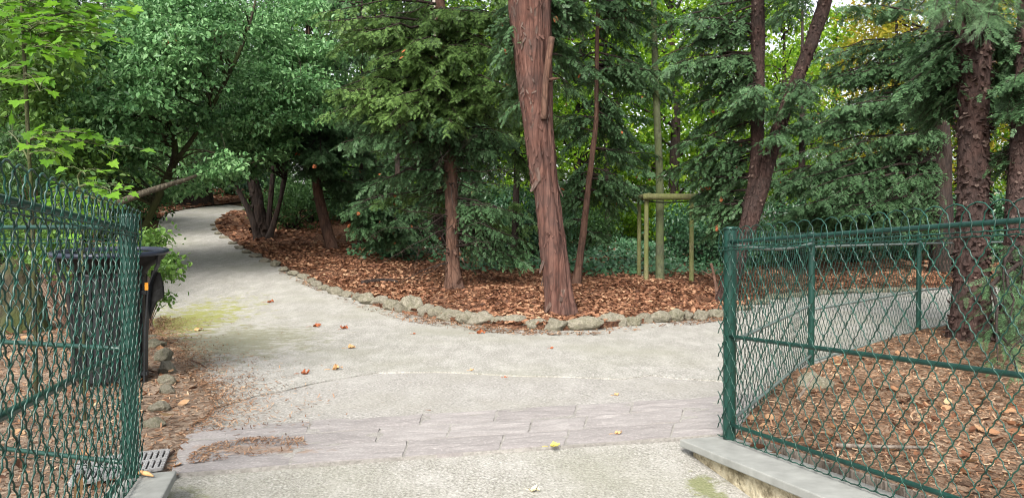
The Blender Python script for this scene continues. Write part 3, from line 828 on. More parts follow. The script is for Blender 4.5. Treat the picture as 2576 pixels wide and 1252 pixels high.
# ------------------------------------------------------------------ edging stones
def stone_mesh(seed, mat, squash=(1, .75, .62)):
    r = np.random.default_rng(seed); import bmesh
    bm = bmesh.new(); bmesh.ops.create_icosphere(bm, subdivisions=4, radius=1)
    V = np.array([v.co[:] for v in bm.verts]); F = np.array([[v.index for v in f.verts] for f in bm.faces]); bm.free()
    o = r.uniform(0, 50, 3)
    for _ in range(9):                      # chip planes
        n = nrm(r.normal(size=3)); d = r.uniform(.6, .92); k = V @ n; V = V - np.maximum(k - d, 0)[:, None] * n * .92
    V = V * (1 + .17 * fbm(V * 1.5 + o, 3) + .085 * fbm(V * 4.5 + o, 4) - .06 * np.abs(vnoise(V * 7 + o)))[:, None] * np.array(squash)
    me = bpy.data.meshes.new('edging_stone'); me.from_pydata(V.tolist(), [], F.tolist()); me.materials.append(mat); me.update()
    for p in me.polygons: p.use_smooth = True
    return me
STN = [stone_mesh(k, M['stone'], (1, RNG.uniform(.6, .8), RNG.uniform(.55, .75))) for k in range(9)] 
STM = [stone_mesh(40 + k, M['stone_moss'], (1, RNG.uniform(.6, .85), RNG.uniform(.6, .85))) for k in range(5)]
ORD = 'first second third fourth fifth sixth seventh eighth ninth tenth eleventh twelfth thirteenth fourteenth fifteenth sixteenth seventeenth eighteenth nineteenth twentieth'.split()
ORD += ['twenty-' + w for w in ORD[:9]] + ['thirtieth'] + ['thirty-' + w for w in ORD[:9]] + ['fortieth'] + ['forty-' + w for w in ORD[:9]]
def put_stone(px, py, wpx, hpx, label, group, lib, k, name='edging_stone', yaw=None):
    g = G(px, py + hpx * .32); o = bpy.data.objects.new(name, lib[k % len(lib)]); COL.objects.link(o)
    Y = g[1]; w = wpx / FPX * Y / 2 * 1.36; h = hpx / FPX * Y / 2 * (.97 if py > 745 else .8)
    mz = max(abs(v.co.z) for v in o.data.vertices)
    o.scale = (w, max(w * .8, min(.13, w * 1.3)) if w > .08 else .1, h * 1.15 / mz)
    o.location = (g[0], g[1] + .02, g[2] + h * .72)
    o.rotation_euler = (RNG.uniform(-.12, .12), RNG.uniform(-.12, .12), yaw if yaw is not None else RNG.uniform(-.25, .25))
    return tag(o, label, 'stone', group)
near_r = [(1398, 821, 54, 36), (1470, 818, 84, 40), (1541, 808, 58, 38), (1590, 812, 36, 28), (1621, 804, 34, 30), (1659, 801, 44, 36), (1698, 797, 40, 38), (1726, 797, 30, 30), (1762, 796, 40, 32), (1800, 792, 38, 26), (1830, 788, 30, 24)]
left_r = [(1341, 818, 58, 32), (1293, 812, 62, 36), (1252, 812, 34, 30), (1215, 806, 60, 42), (1172, 803, 50, 40), (1133, 796, 60, 36), (1100, 790, 40, 36), (1074, 785, 40, 38), (1034, 772, 50, 52), (1008, 776, 30, 34), (986, 771, 38, 32), (957, 760, 42, 30), (925, 755, 44, 36), (897, 749, 26, 24), (872, 740, 38, 24), (841, 732, 36, 28), (815, 724, 28, 22), (795, 714, 26, 22), (782, 706, 18, 22), (764, 696, 28, 20), (738, 688, 30, 20), (715, 678, 30, 20), (690, 664, 24, 24), (666, 655, 26, 18), (641, 643, 28, 16), (620, 633, 22, 14), (601, 622, 22, 13), (583, 611, 22, 12), (563, 597, 22, 11), (548, 587, 18, 11), (538, 576, 15, 11), (534, 566, 12, 9), (547, 557, 20, 8), (563, 549, 20, 7), (580, 542, 18, 7), (593, 536, 14, 6)]
tone = lambda i: ['pale', 'grey', 'pitted', 'rough'][i % 4]
for i, (x, y, w, h) in enumerate(near_r):
    lab = 'mossy edging stone directly below the thick red trunk' if i == 0 else '%s edging stone to the right of the one below the red trunk' % ORD[i - 1]
    if i == 1: lab = 'long low edging stone just right of the red trunk foot'
    put_stone(x, y, w, h, lab, 'rough stones edging the path', STN if i % 3 else STM, i)
for i, (x, y, w, h) in enumerate(left_r):
    lab = '%s edging stone to the left of the one below the red trunk' % ORD[i]
    if (x, y) == (1034, 772): lab = 'tall upright pitted edging stone, highest of the row beside the path'
    if (x, y) == (690, 664): lab = 'whitish edging stone standing out where the path starts to bend'
    put_stone(x, y, w, h, lab, 'rough stones edging the path', STN, i + 3, yaw=-.35 + RNG.uniform(-.2, .2) if x < 900 else None)
for i, (x, y, w, h) in enumerate([(414, 534, 16, 7), (436, 529, 16, 7), (458, 525, 16, 6), (480, 521, 16, 6), (502, 518, 14, 5), (524, 516, 14, 5), (546, 514, 14, 5)]):
    put_stone(x, y, w, h, '%s small stone along the far left kerb of the bending path' % ORD[i], 'small stones on the far kerb', STN, i + 1)
for i, x in enumerate(range(1868, 2330, 42)):
    put_stone(x, float(np.interp(x, [1850, 1950, 2060, 2310], [782, 748, 736, 727])), 44, 17, '%s low edging stone past the right gate post, seen through the wire' % ORD[i], 'low stones across the path behind the wire', STM, i)
ll = [(390, 868, 44, 30, 'mossy stone half hidden behind the bin leg', 1), (410, 899, 44, 48, 'dark mossy pitted stone, largest beside the bin', 1), (414, 930, 40, 44, 'pale stone with flat top in the row beside the bin', 0), (417, 960, 38, 38, 'pale leaning stone next to the flat-topped one', 0), (420, 985, 26, 34, 'narrow slanting stone ending the row beside the bin', 0), (395, 1030, 46, 42, 'upright grey stone standing alone in the mulch', 0), (385, 1070, 52, 36, 'rounded grey stone sunk in mulch near the drain', 1), (381, 848, 22, 12, 'small flat pale stone right behind the bin leg', 0)]
for i, (x, y, w, h, lab, ms) in enumerate(ll):
    put_stone(x, y, w * .82, h * .9, lab, 'stones edging the left bed', STM if ms else STN, i, yaw=RNG.uniform(0, 3))
put_stone(2052, 972, 70, 62, 'pitted brown stone inside the right fence with a stick against it', None, STM, 2, name='rough_stone')

# ------------------------------------------------------------------ fallen leaves on the path
def dead_leaf(px, py, L, mat, label, yaw, zoff=.02):
    g = G(px, py); mb = MB(); V = CURL[0].copy() * L; c, s_ = math.cos(yaw), math.sin(yaw)
    V = np.c_[V[:, 0] * c - V[:, 1] * s_, V[:, 0] * s_ + V[:, 1] * c, V[:, 2]]
    if py > 1150: z = float(zst(np.array([g[0]]), np.array([g[1]]))[0]) + .002
    elif py > 1000: z = .026
    else: z = g[2] + (.004 if py > 955 else .017)
    z -= .02 * L
    rr_ = np.random.default_rng(int(px))
    for dy, sc in ((0, 1), (rr_.uniform(.5, 1.0), .7), (-rr_.uniform(.4, .9), .75)):
        B_ = (CURL[0] + [.5, 0, 0]) * L * sc * .75; B_[:, 1] *= .75; B_[:, 2] += L * .10 * rr_.normal(size=len(B_)) * (B_[:, 0] > .01) + abs(dy) * B_[:, 0] * .35; a_ = yaw + dy; c2, s2 = math.cos(a_), math.sin(a_)
        B_ = np.c_[B_[:, 0] * c2 - B_[:, 1] * s2, B_[:, 0] * s2 + B_[:, 1] * c2, np.maximum(B_[:, 2], .001)] - np.array([c, s_, 0]) * L * .35
        mb.add(B_ + [g[0], g[1], z], CURL[1], smooth=False)
    V2 = np.array([[-.5 * L, 0, .03 * L], [-.75 * L, .03 * L, .06 * L], [-.95 * L, .02 * L, .0]]); V2 = np.c_[V2[:, 0] * c - V2[:, 1] * s_, V2[:, 0] * s_ + V2[:, 1] * c, V2[:, 2]]
    mb.add(*tube(V2 + [g[0], g[1], z], .002, 4))
    o = mb.build('fallen_leaf', mat, origin=(g[0], g[1], z)); tag(o, label, 'leaf', 'fallen leaves on the path')
LV = [(680, 763, .14, 'leaf_red', 'rust brown leaf on the bright asphalt where the path starts to climb', .2),
      (797, 824, .14, 'leaf_red', 'curled brown leaf on the path, left one of the close pair', .4), (866, 829, .15, 'leaf_red', 'curled brown leaf on the path, right one of the close pair', 1.2),
      (885, 879, .11, 'leaf_tan', 'orange leaf lying flat on the asphalt just below the close pair of leaves', .1), (848, 933, .12, 'leaf_tan', 'tan leaf on the asphalt close above the crack', .2),
      (768, 944, .1, 'leaf_red', 'small red leaf left of the tan one above the crack', .1), (1210, 841, .16, 'leaf_red', 'large brown leaf on the path below the edging stones', .1),
      (1388, 880, .06, 'leaf_red', 'tiny dark red leaf alone on the asphalt below the red trunk', .5), (499, 834, .13, 'leaf_tan', 'orange leaf lying on the yellow-green moss patch', .3),
      (1555, 1101, .06, 'leaf_tan', 'tan leaf on the slate threshold towards the right', .2), (1395, 1134, .075, 'leaf_yellow', 'yellow leaf at the front edge of the slate threshold', .1),
      (1345, 1209, .07, 'leaf_cream', 'cream coloured leaf on the street asphalt at the bottom', -.5), (1272, 954, .04, 'leaf_red', 'tiny rust leaf on the smooth asphalt just below the crack', 0),
      (1187, 936, .05, 'leaf_tan', 'tiny tan leaf right above the crack in the middle', .3), (1551, 995, .05, 'leaf_tan', 'tiny tan leaf between crack and slate threshold', .3), (1042, 843, .05, 'leaf_red', 'tiny brown leaf left of the large one below the edging stones', .3)]
for x, y, L, m_, lab, yw in LV: dead_leaf(x, y, L, M[m_], lab, yw, .022 if y > 950 and y < 1140 else .016)
def on_plane(px, py, z): d = ray(px, py); t = (z - EYE) / d[2]; return d * t + np.array([0, 0, EYE])
# orange pod on the left capstone
g = on_plane(363, 1193, .118); mb = MB(); V, F = tube(np.array([[-.05, .02, 0], [-.02, .008, .008], [.02, -.01, .008], [.055, -.03, .003]]) + g, [.004, .011, .011, .003], 8); mb.add(V, F)
tag(mb.build('seed_pod', M['leaf_tan'], origin=tuple(g)), 'tan seed pod lying on the left capstone', 'pod')
mb = MB(); g = at(190, 1225, 2.95); V = CURL[0] * .13; V = np.c_[V[:, 2] * .6, V[:, 1] * .6, V[:, 0]]; mb.add(V + g, CURL[1]); tag(mb.build('caught_leaf', M['leaf_tan'], origin=tuple(g)), 'orange brown leaf caught low in the left wire mesh', 'leaf')

# sticks
def stick(pts, r, mat, label, cat='stick', twigs=()):
    mb = MB(); P, R = resample(np.array(pts), np.linspace(r, r * .6, len(pts)), .04); P = P + .006 * np.c_[vnoise(P * 6), vnoise(P * 6 + 5), vnoise(P * 6 + 9)]
    mb.add(*tube(P, R * (1 + .15 * vnoise(P * 20)), 7))
    for a, b in twigs: mb.add(*tube(np.array([a, (np.array(a) + b) / 2 + [0, 0, .01], b]), [r * .5, r * .4, r * .2], 5))
    return tag(mb.build('stick', mat, origin=tuple(P[0])), label, cat)
def bedp(px, py, h=.09): g = G(px, py); d = ray(px, py); t = (EYE - h) / -d[2]; return np.array([d[0] * t, d[1] * t, h])
stick([bedp(2105, 1122), bedp(2150, 1128), bedp(2200, 1127), bedp(2270, 1120), bedp(2345, 1122)], .013, M['deadwood'], 'grey knobbly stick lying on the mulch inside the right fence', twigs=[(bedp(2160, 1128), bedp(2190, 1145))])
stick([bedp(2003, 1005), bedp(2022, 985), bedp(2045, 950, .2)], .01, M['deadwood'], 'short pale stick leaning on the stone inside the right fence')
stick([bedp(1950, 1108), bedp(1990, 1098), bedp(2020, 1090)], .007, M['deadwood'], 'thin pale bark strip on the mulch near the right gate post')
stick([bedp(445, 1133, .03), bedp(436, 1155, .035), bedp(418, 1166, .03), bedp(398, 1172, .03)], .008, M['bark_brown'], 'brown twig lying across the drain grate')
stick([bedp(480, 905, .02), bedp(512, 917, .03), bedp(520, 922, .025)], .008, M['bark_brown'], 'short dark stick on the reddish mulch by the left stones')
stick([G(910, 726) + [0, 0, .1], G(955, 722) + [0, 0, .13], G(985, 716) + [0, 0, .1], G(1000, 722) + [0, 0, .09]], .045, M['bark_dark'], 'short dark log half sunk in the brown leaves', 'log')

# ------------------------------------------------------------------ drain grate
root = tag(empty('drain_grate', on_plane(385, 1155, .03)), 'grey iron drain grate in the mulch beside the left gate post', 'drain')
o0 = np.array(root.location)
c00, c10, c11, c01 = [on_plane(x, y, .035) for x, y in ((175, 1222), (405, 1180), (424, 1134), (205, 1160))]
def gq(u, v): return (c00 * (1 - u) + c10 * u) * (1 - v) + (c01 * (1 - u) + c11 * u) * v
pit_shade_sheet = MB(); q = np.array([gq(0, 0), gq(1, 0), gq(1, 1), gq(0, 1)]) - [0, 0, .006]; pit_shade_sheet.add(q, np.array([[0, 1, 2, 3]]), smooth=False); pit_shade_sheet.build('pit_shade_sheet', M['pit_shade'], root, o0)  # flat near-black sheet just below the bars, painted shade instead of depth
bars = MB()
def bar(a, b, w=.018, h=.012):
    d = nrm(b - a); n_ = np.array([-d[1], d[0], 0]) * w / 2; V = np.array([a - n_, b - n_, b + n_, a + n_]); V = np.r_[V - [0, 0, .004], V + [0, 0, h]]
    bars.add(V, np.array([[4, 5, 6, 7], [0, 1, 5, 4], [1, 2, 6, 5], [2, 3, 7, 6], [3, 0, 4, 7]]), smooth=False)
for u in np.linspace(0, 1, 15): bar(gq(u, 0), gq(u, 1))
for v in (0, .5, 1): bar(gq(0, v) + [0, 0, .002], gq(1, v) + [0, 0, .002], .02)
nub = MB()
for u in np.linspace(0, 1, 15):
    for v in np.linspace(.04, .96, 8):
        V, F = tube([gq(u, v) + [0, 0, .012], gq(u, v) + [0, 0, .017]], [.005, .003], 6); bars.add(V, F)
bars.build('grate_bars', M['iron'], root, o0)

# ------------------------------------------------------------------ litter bin
B = at(281, 968, 6.35); B[2] = .03
root = tag(empty('litter_bin', B), 'black steel litter bin with a wide navy rim behind the left fence', 'bin')
k = 6.35 / FPX
Rr = 136 * k; zr = 1.045
def lathe(mb, prof, n=48, mat=0):
    th = np.linspace(0, 2 * PI, n, endpoint=False)
    V = np.array([[r * math.cos(a), r * math.sin(a), z] for r, z in prof for a in th]); m_ = len(prof)
    i = np.arange(m_ - 1)[:, None] * n; j = np.arange(n)[None]; q = (j + 1) % n
    mb.add(V + B, np.stack([i + j, i + q, i + n + q, i + n + j], -1).reshape(-1, 4), mat)
tilt = rad(-2.2)
mb = MB(); th = np.linspace(0, 2 * PI, 72, endpoint=False); ph = np.linspace(0, 2 * PI, 12, endpoint=False)
V = np.array([[(Rr - .02 + .02 * math.cos(p)) * math.cos(a), (Rr - .02 + .02 * math.cos(p)) * math.sin(a), zr + .021 * math.sin(p)] for a in th for p in ph])
V[:, 2] += V[:, 1] * .055
i = np.arange(72)[:, None]; j = np.arange(12)[None]
F = np.stack([i * 12 + j, ((i + 1) % 72) * 12 + j, ((i + 1) % 72) * 12 + (j + 1) % 12, i * 12 + (j + 1) % 12], -1).reshape(-1, 4)
mb.add(V + B, F); mb.build('rim', M['bin_rim'], root, B)
mb = MB(); rb = 80 * k
lathe(mb, [(rb * .93, .0), (rb * .95, .03), (rb * .99, .3), (rb, .7), (rb * 1.02, .86)]); lathe(mb, [(rb * .98, .86), (rb * .9, .1), (0.001, .1)])
for a in np.linspace(0, 2 * PI, 26, endpoint=False):          # raised vertical staves of the drum
    d = np.array([math.cos(a), math.sin(a), 0]); t_ = np.array([-d[1], d[0], 0])
    pts = []
    for z, r in ((.02, rb * .955), (.3, rb * .995), (.7, rb * 1.005), (.85, rb * 1.025)):
        for w_, e in ((-.022, 0), (-.018, .012), (.018, .012), (.022, 0)): pts.append(d * (r + e) + t_ * w_ + [0, 0, z])
    V = np.array(pts) + B; F = [[r * 4 + c, r * 4 + c + 1, r * 4 + 4 + c + 1, r * 4 + 4 + c] for r in range(3) for c in range(3)]
    mb.add(V, np.array(F), smooth=False)
mb.build('drum', M['bin_black'], root, B)
mb = MB(); n = 72
th = np.linspace(0, 2 * PI, n, endpoint=False); prof = [(rb * 1.03, .84), (rb * 1.06, .885), (rb * 1.16, .925), (Rr * .9, .99), (Rr - .02, zr - .012)]
V = np.array([[r * math.cos(a), r * math.sin(a), z] for r, z in prof for a in th]); wob = np.concatenate([w_ * (.5 + .5 * vnoise(np.c_[np.cos(th) * 4, np.sin(th) * 4, th * 0 + q])) for q, w_ in enumerate((.0, .0, .0, .0, .0))])
V[:, :2] *= (1 - wob[:, None]); V[:, 2] += np.r_[.07 * vnoise(np.c_[np.cos(th) * 5, np.sin(th) * 5, th * 0]), np.zeros(n * 4)]
i = np.arange(4)[:, None] * n; j = np.arange(n)[None]; q = (j + 1) % n
mb.add(V + B, np.stack([i + j, i + q, i + n + q, i + n + j], -1).reshape(-1, 4)); mb.build('liner_bag', M['bag'], root, B)
for a in (rad(-6), rad(114), rad(234)):
    d = np.array([math.cos(a), math.sin(a), 0]); t_ = np.array([-d[1], d[0], 0])
    leg = MB(); pr = [(rb * 1.10, -.03), (rb * 1.14, .4), (rb * 1.27, .78), (rb * 1.55, .95), (Rr - .03, zr - .02)]
    V = []
    for r, z in pr:
        for w_, e in ((-.022, 0), (.022, 0), (.022, .014), (-.022, .014)): V.append(d * (r + e) + t_ * w_ + [0, 0, z])
    V = np.array(V) + B; F = [[r * 4 + c, r * 4 + (c + 1) % 4, r * 4 + 4 + (c + 1) % 4, r * 4 + 4 + c] for r in range(4) for c in range(4)]
    leg.add(V, np.array(F), smooth=False)
    for z in (.06, .72):
        V, F = box((0, 0, 0), (rb * .24, .03, .03)); Rm = np.stack([d, t_, [0, 0, 1]], 1); leg.add(V @ Rm.T + d * rb * 1.1 + [0, 0, z] + B, F, smooth=False)
    lo = leg.build('leg', M['bin_black'], root, B)
    if a < 0:
        st = MB(); c = d * (rb * 1.245) + [0, 0, .77] + B; V, F = box((0, 0, 0), (.03, .05, .06)); Rm = np.stack([d, t_, [0, 0, 1]], 1); st.add(V @ Rm.T + c, F, smooth=False); st.build('sticker', M['sticker'], lo, B)
mb = MB(); lathe(mb, [(Rr - .04, zr - .02), (Rr * .86, zr - .05), (rb * 1.12, .95), (rb * .93, .86), (rb * .85, .6)], 60); mb.build('inner_liner', M['liner'], root, B)
fl = MB(); c = B + np.array([rb * 1.32, -.02, .70]); ff = np.array([[0, 0, .2], [.06, 0, .18], [.085, .01, .06], [.1, -.02, -.02], [.03, 0, -.06], [-.03, .01, -.2], [-.06, 0, -.18], [-.04, .02, 0]])
fl.add(np.r_[ff + c, ff + c + [0, .03, 0]], [np.arange(8)[None], np.arange(8)[::-1][None] + 8, np.stack([np.arange(8), (np.arange(8) + 1) % 8, (np.arange(8) + 1) % 8 + 8, np.arange(8) + 8], 1)], smooth=False); fl.build('bag_end', M['bag'], root, B)
# ------------------------------------------------------------------ tree guard (stakes and rails round the young tree)
YG = 15.0
def gpt(px, py, Y=YG): return at(px, py, Y)
b0 = G(1680, 717); YG = b0[1]
root = tag(empty('tree_guard', b0), 'green stained stake frame with rails round the slim greenish trunk', 'tree guard')
for px, Y, yb in ((1626, YG, 500), (1740, YG, 500), (1608, YG + .75, 505)):
    mb = MB(); t_ = at(px, yb, Y); z0 = float(T(t_[0], Y)) - .1
    trunk(mb, [(t_[0], Y, z0), (t_[0], Y, (z0 + t_[2]) / 2), (t_[0], Y, t_[2] + .02)], [.052, .05, .048], 14, .1, .03, 0, .2, .1, 14)
    mb.build('stake', M['stake'], root, b0)
for a, b in ((at(1618, 495, YG - .1), at(1753, 495, YG - .1)), (at(1634, 493, YG - .16), at(1597, 500, YG + .95))):
    mb = MB(); a = np.array(a); b = np.array(b); V, F = tube(np.linspace(a, b, 12) + .004 * vnoise(np.linspace(a, b, 12) * 3)[:, None], .062, 14); mb.add(V, F); mb.build('rail', M['stake'], root, b0)
mb = MB(); pc = at(1661, 508, YG + .35)
P = np.array([at(1630, 506, YG), at(1648, 510, YG + .2), at(1661, 512, YG + .2), at(1674, 510, YG + .2), at(1738, 506, YG)]); mb.add(*tube(resample(P, np.full(5, .014), .05)[0], .014, 6)); mb.build('tie_strap', M['bag'], root, b0)

# ================================================================== TREES
def tree(name, label, cat, group, stems, bark, side=26, **kw):
    """stems: list of (path points, radii, trunk kwargs); returns root, base, list of (P,R,V,dirs)"""
    b = stems[0][0][0].copy(); b[2] = float(T(b[0], b[1]))
    root = tag(empty(name, b), label, cat, group); mb = MB(); res = []
    for pts, r, k in stems:
        k2 = dict(sides=side); k2.update(kw); k2.update(k); res.append(trunk(mb, pts, r, **k2))
    return root, b, mb, res

# --- the big red trunk in the middle
Yr = G(1410, 803)[1] + .12
def groove(s, th, dirs):
    a = np.arctan2(-dirs[..., 1], dirs[..., 0])      # pi/2 faces the camera
    d = -.45 * np.exp(-((a - 1.5 - .05 * np.sin(s * 5)) / .07) ** 2) * np.exp(-((s - 2.35) / .28) ** 2)
    d = d - .10 * np.exp(-((a - .75 + .12 * np.sin(s * 2)) / .16) ** 2) * (s > .1)
    d = d + .07 * np.cos(a * 3 + .6)  * np.clip(s - 2.2, 0, 1)
    return d
pts, r = px_path([(1412, 812, 86), (1406, 740, 80), (1393, 640, 76), (1380, 540, 72), (1366, 430, 72), (1354, 320, 80), (1343, 220, 92), (1335, 120, 106), (1330, 40, 116), (1328, -40, 122)], Yr, 3.2)
root, b, mb, res = tree('yew_tree', 'thick leaning red-brown trunk with peeling bark in the middle of the leaf bed', 'tree', 'yews in the leaf bed', [(pts, r, dict(extra=groove, flare=.30, flare_h=.2))], None, 72, step=.035, rough=.05, stretch=.12, nsc=15)
P, R, V, D = res[0]
flakes(mb, V, D, 520, .03, (2.5, 6), long=3.0, lift=.09, mat=1); flakes(mb, V, D, 900, .028, (1.9, 6), long=2.8, lift=.09); flakes(mb, V, D, 420, .036, (.1, 2.5), long=2.0, lift=.14); flakes(mb, V, D, 90, .06, (.1, 2.5), long=2.6, lift=.12, mat=1)
mb.build('trunk', [M['bark_red'], M['flake_pale']], root, b)
w = MB(); q = [at(1368, 300, Yr - .22), at(1371, 230, Yr - .26), at(1376, 170, Yr - .3), at(1384, 120, Yr - .3), at(1388, 95, Yr - .26)]
w.add(*tube(resample(np.array(q), np.array([.05, .06, .06, .05, .03]), .04)[0], .048, 10)); q = np.array([at(1381, 202, Yr - .26), at(1392, 199, Yr - .4), at(1408, 197, Yr - .42)]); w.add(*tube(q, [.03, .022, .006], 7))
w.build('dead_stub', M['bark_brown'], root, b)
c = Crown(); PR = P
c.blobs(P, [(1280, 90, 40, 90, Yr + .5, .5, 7), (1300, 260, 30, 60, Yr + 1.2, .5, 4), (1450, 60, 70, 60, Yr + .8, .6, 8), (1480, 190, 50, 60, Yr + 1, .6, 5)], (2.4, 7), size=.12)
c.around(P, 5.4, 8, 12, 2.8, ntw=18, nsh=8, size=.2)
c.finish(root, b, M['yew'], M['bark_dark'], caught=28)

# --- the yew with a straight trunk left of it, broad dark skirts
g = G(1141, 730); Y2 = g[1]
pts, r = px_path([(1141, 735, 46), (1140, 690, 40), (1138, 600, 36), (1136, 500, 36), (1132, 400, 35), (1126, 300, 34), (1118, 180, 34), (1110, 60, 30)], Y2, 3.5)
root, b, mb, res = tree('yew_tree', 'yew with straight brown trunk and broad drooping skirts left of the red trunk', 'tree', 'yews in the leaf bed', [(pts, r, dict(flare=.5, flare_h=.22))], None, 40, step=.05, rough=.08, stretch=.1, nsc=13)
P = res[0][0]; flakes(mb, res[0][2], res[0][3], 120, .06, (.2, 4), long=2)
mb.build('trunk', M['bark_brown'], root, b)
c = Crown()
c.blobs(P, [(920, 80, 100, 80, Y2 - .8, .9, 15), (1060, 110, 120, 100, Y2 - 1, .9, 17), (1220, 110, 90, 100, Y2 - .8, .9, 15), (900, 230, 80, 60, Y2 - .6, .8, 12), (1030, 250, 110, 60, Y2 - 1.1, .6, 16), (1200, 270, 90, 60, Y2 - .9, .7, 14)], (1.6, 7), size=.13)
c.around(P, 4.8, 8, 9, 2.8, ntw=18, nsh=8, size=.2)
c.around(P, 1.8, 4.5, 10, 2.4, az=(.4, 2.7), ntw=18, nsh=9, size=.16)
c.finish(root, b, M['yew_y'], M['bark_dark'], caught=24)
root2 = root
c = Crown()
dw = MB()
for _ in range(90):
    p0, k_ = at_z(P, float(T(P[0, 0], P[0, 1])) + RNG.uniform(.5, 3.6)); a_ = RNG.uniform(0, 2 * PI); l_ = RNG.uniform(.5, 1.5)
    e_ = p0 + np.array([math.cos(a_) * l_, math.sin(a_) * l_, RNG.uniform(-.5, .15) * l_]); Q_ = np.linspace(p0, e_, 6) + RNG.normal(size=(6, 3)) * .03 * l_; dw.add(*tube(Q_, np.linspace(.012, .003, 6), 4, False))
    for q_ in range(4):
        k_ = RNG.integers(2, 6); f_ = Q_[k_] + RNG.normal(size=3) * .14 + [0, 0, -.1]; dw.add(*tube(np.array([Q_[k_], (Q_[k_] + f_) / 2 + [0, 0, .02], f_]), [.004, .003, .0015], 3, False))
dw.build('dead_twigs', M['bark_dark'], root, b)
c.blobs(P, [(940, 330, 90, 50, Y2 - .5, .7, 12), (1060, 320, 80, 30, Y2 - .9, .5, 7), (1090, 420, 60, 30, Y2 - .4, .4, 2), (1230, 370, 90, 50, Y2 - .5, .7, 11), (1260, 480, 70, 50, Y2 - .1, .6, 5), (1280, 570, 55, 40, Y2 + .1, .5, 5), (1290, 640, 45, 30, Y2 + .2, .4, 3), (1000, 430, 80, 45, Y2 + .3, .5, 5), (1060, 500, 40, 40, Y2 + .4, .4, 2)], (.7, 4.5), size=.12, droop=.6)
c.finish(root, b, M['yew'], M['bark_dark'], 'lower_crown', 'lower_branches')  # low sprays get the darker needle colour, painting in shade under the crown

# --- smaller leaning yew with silvery sprays
g = G(838, 632); Y3 = g[1]
pts, r = px_path([(838, 636, 36), (826, 590, 29), (812, 540, 28), (800, 490, 28), (794, 440, 25), (790, 380, 22), (786, 300, 24), (780, 200, 20)], Y3, 2.5)
root, b, mb, res = tree('yew_tree', 'small leaning reddish trunk with silvery sprays beside the dark stem cluster', 'tree', 'yews in the leaf bed', [(pts, r, dict(flare=.2))], None, 28, step=.07)
P = res[0][0]; flakes(mb, res[0][2], res[0][3], 90, .06, long=1.3); mb.build('trunk', M['bark_brown'], root, b)
c = Crown()
c.blobs(P, [(770, 405, 65, 28, Y3 - 1.6, .5, 16), (870, 430, 50, 40, Y3 - .6, .5, 9), (790, 340, 80, 40, Y3 - 1, .6, 13), (890, 340, 50, 50, Y3 - .8, .5, 8), (740, 340, 40, 40, Y3 + .2, .5, 4), (920, 480, 40, 40, Y3 + .3, .4, 5)], (1.2, 5), size=.13)
c.around(P, 3.8, 6, 6, 2.0, ntw=16, nsh=8, size=.2)
c.finish(root, b, M['yew'], M['bark_dark'], caught=28)

# --- young yew low sprays in the middle (870-1010, 500-620) on thin dark stem
g = G(1010, 655); Y4 = g[1]
pts, r = px_path([(1012, 655, 20), (1008, 580, 18), (1004, 500, 18), (1000, 420, 16), (996, 320, 12)], Y4, 1.5)
root, b, mb, res = tree('yew_tree', 'thin dark yew with pale low sprays reaching left, behind the straight brown trunk', 'tree', 'yews in the leaf bed', [(pts, r, {})], None, 14, step=.1)
mb.build('trunk', M['bark_dark'], root, b); c = Crown(); P = res[0][0]
c.blobs(P, [(905, 530, 55, 25, Y4 - 1.6, .4, 10), (950, 565, 60, 28, Y4 - 1.4, .5, 6), (990, 600, 40, 20, Y4 - .8, .3, 3), (1060, 560, 40, 50, Y4 - .1, .4, 5), (960, 470, 50, 40, Y4, .5, 6), (930, 610, 40, 15, Y4 - .6, .4, 4)], (.6, 4), size=.13)
c.finish(root, b, M['yew'], M['bark_dark'], caught=28)

# --- thin crooked tree just right of the red trunk
g = G(1450, 722); Y5 = g[1]
pts, r = px_path([(1447, 725, 26), (1456, 670, 20), (1466, 600, 19), (1474, 520, 18), (1482, 460, 18), (1490, 380, 16), (1502, 300, 15), (1500, 220, 14), (1502, 120, 13), (1505, 0, 12), (1508, -60, 11)], Y5, 2)
root, b, mb, res = tree('yew_tree', 'slender crooked trunk with sparse dark sprays, rising right beside the thick red trunk', 'tree', 'yews in the leaf bed', [(pts, r, dict(flare=.3))], None, 16, step=.07)
P = res[0][0]; mb.build('trunk', M['bark_brown'], root, b); c = Crown()
c.blobs(P, [(1440, 140, 40, 60, Y5 + .4, .6, 5), (1560, 40, 60, 40, Y5 + .3, .6, 7), (1590, 160, 80, 25, Y5 - .2, .6, 6), (1430, 330, 25, 60, Y5 + .6, .5, 4), (1560, 300, 60, 60, Y5 + .6, .7, 5), (1450, 450, 40, 40, Y5 + .8, .5, 4), (1540, 470, 50, 30, Y5 + .7, .5, 3), (1400, 520, 40, 60, Y5 + 1, .5, 5), (1540, 560, 25, 40, Y5 + 1.2, .4, 2), (1620, 80, 70, 50, Y5 + .7, .5, 7), (1650, 220, 60, 30, Y5 + .8, .4, 6), (1610, 380, 60, 40, Y5 + 1, .5, 5), (1590, 500, 50, 25, Y5 + 1.2, .4, 3)], (1, 6), size=.125)
c.around(P, 5, 7, 8, 2.2, ntw=16, nsh=8, size=.2)
c.finish(root, b, M['yew'], M['bark_dark'], caught=28)

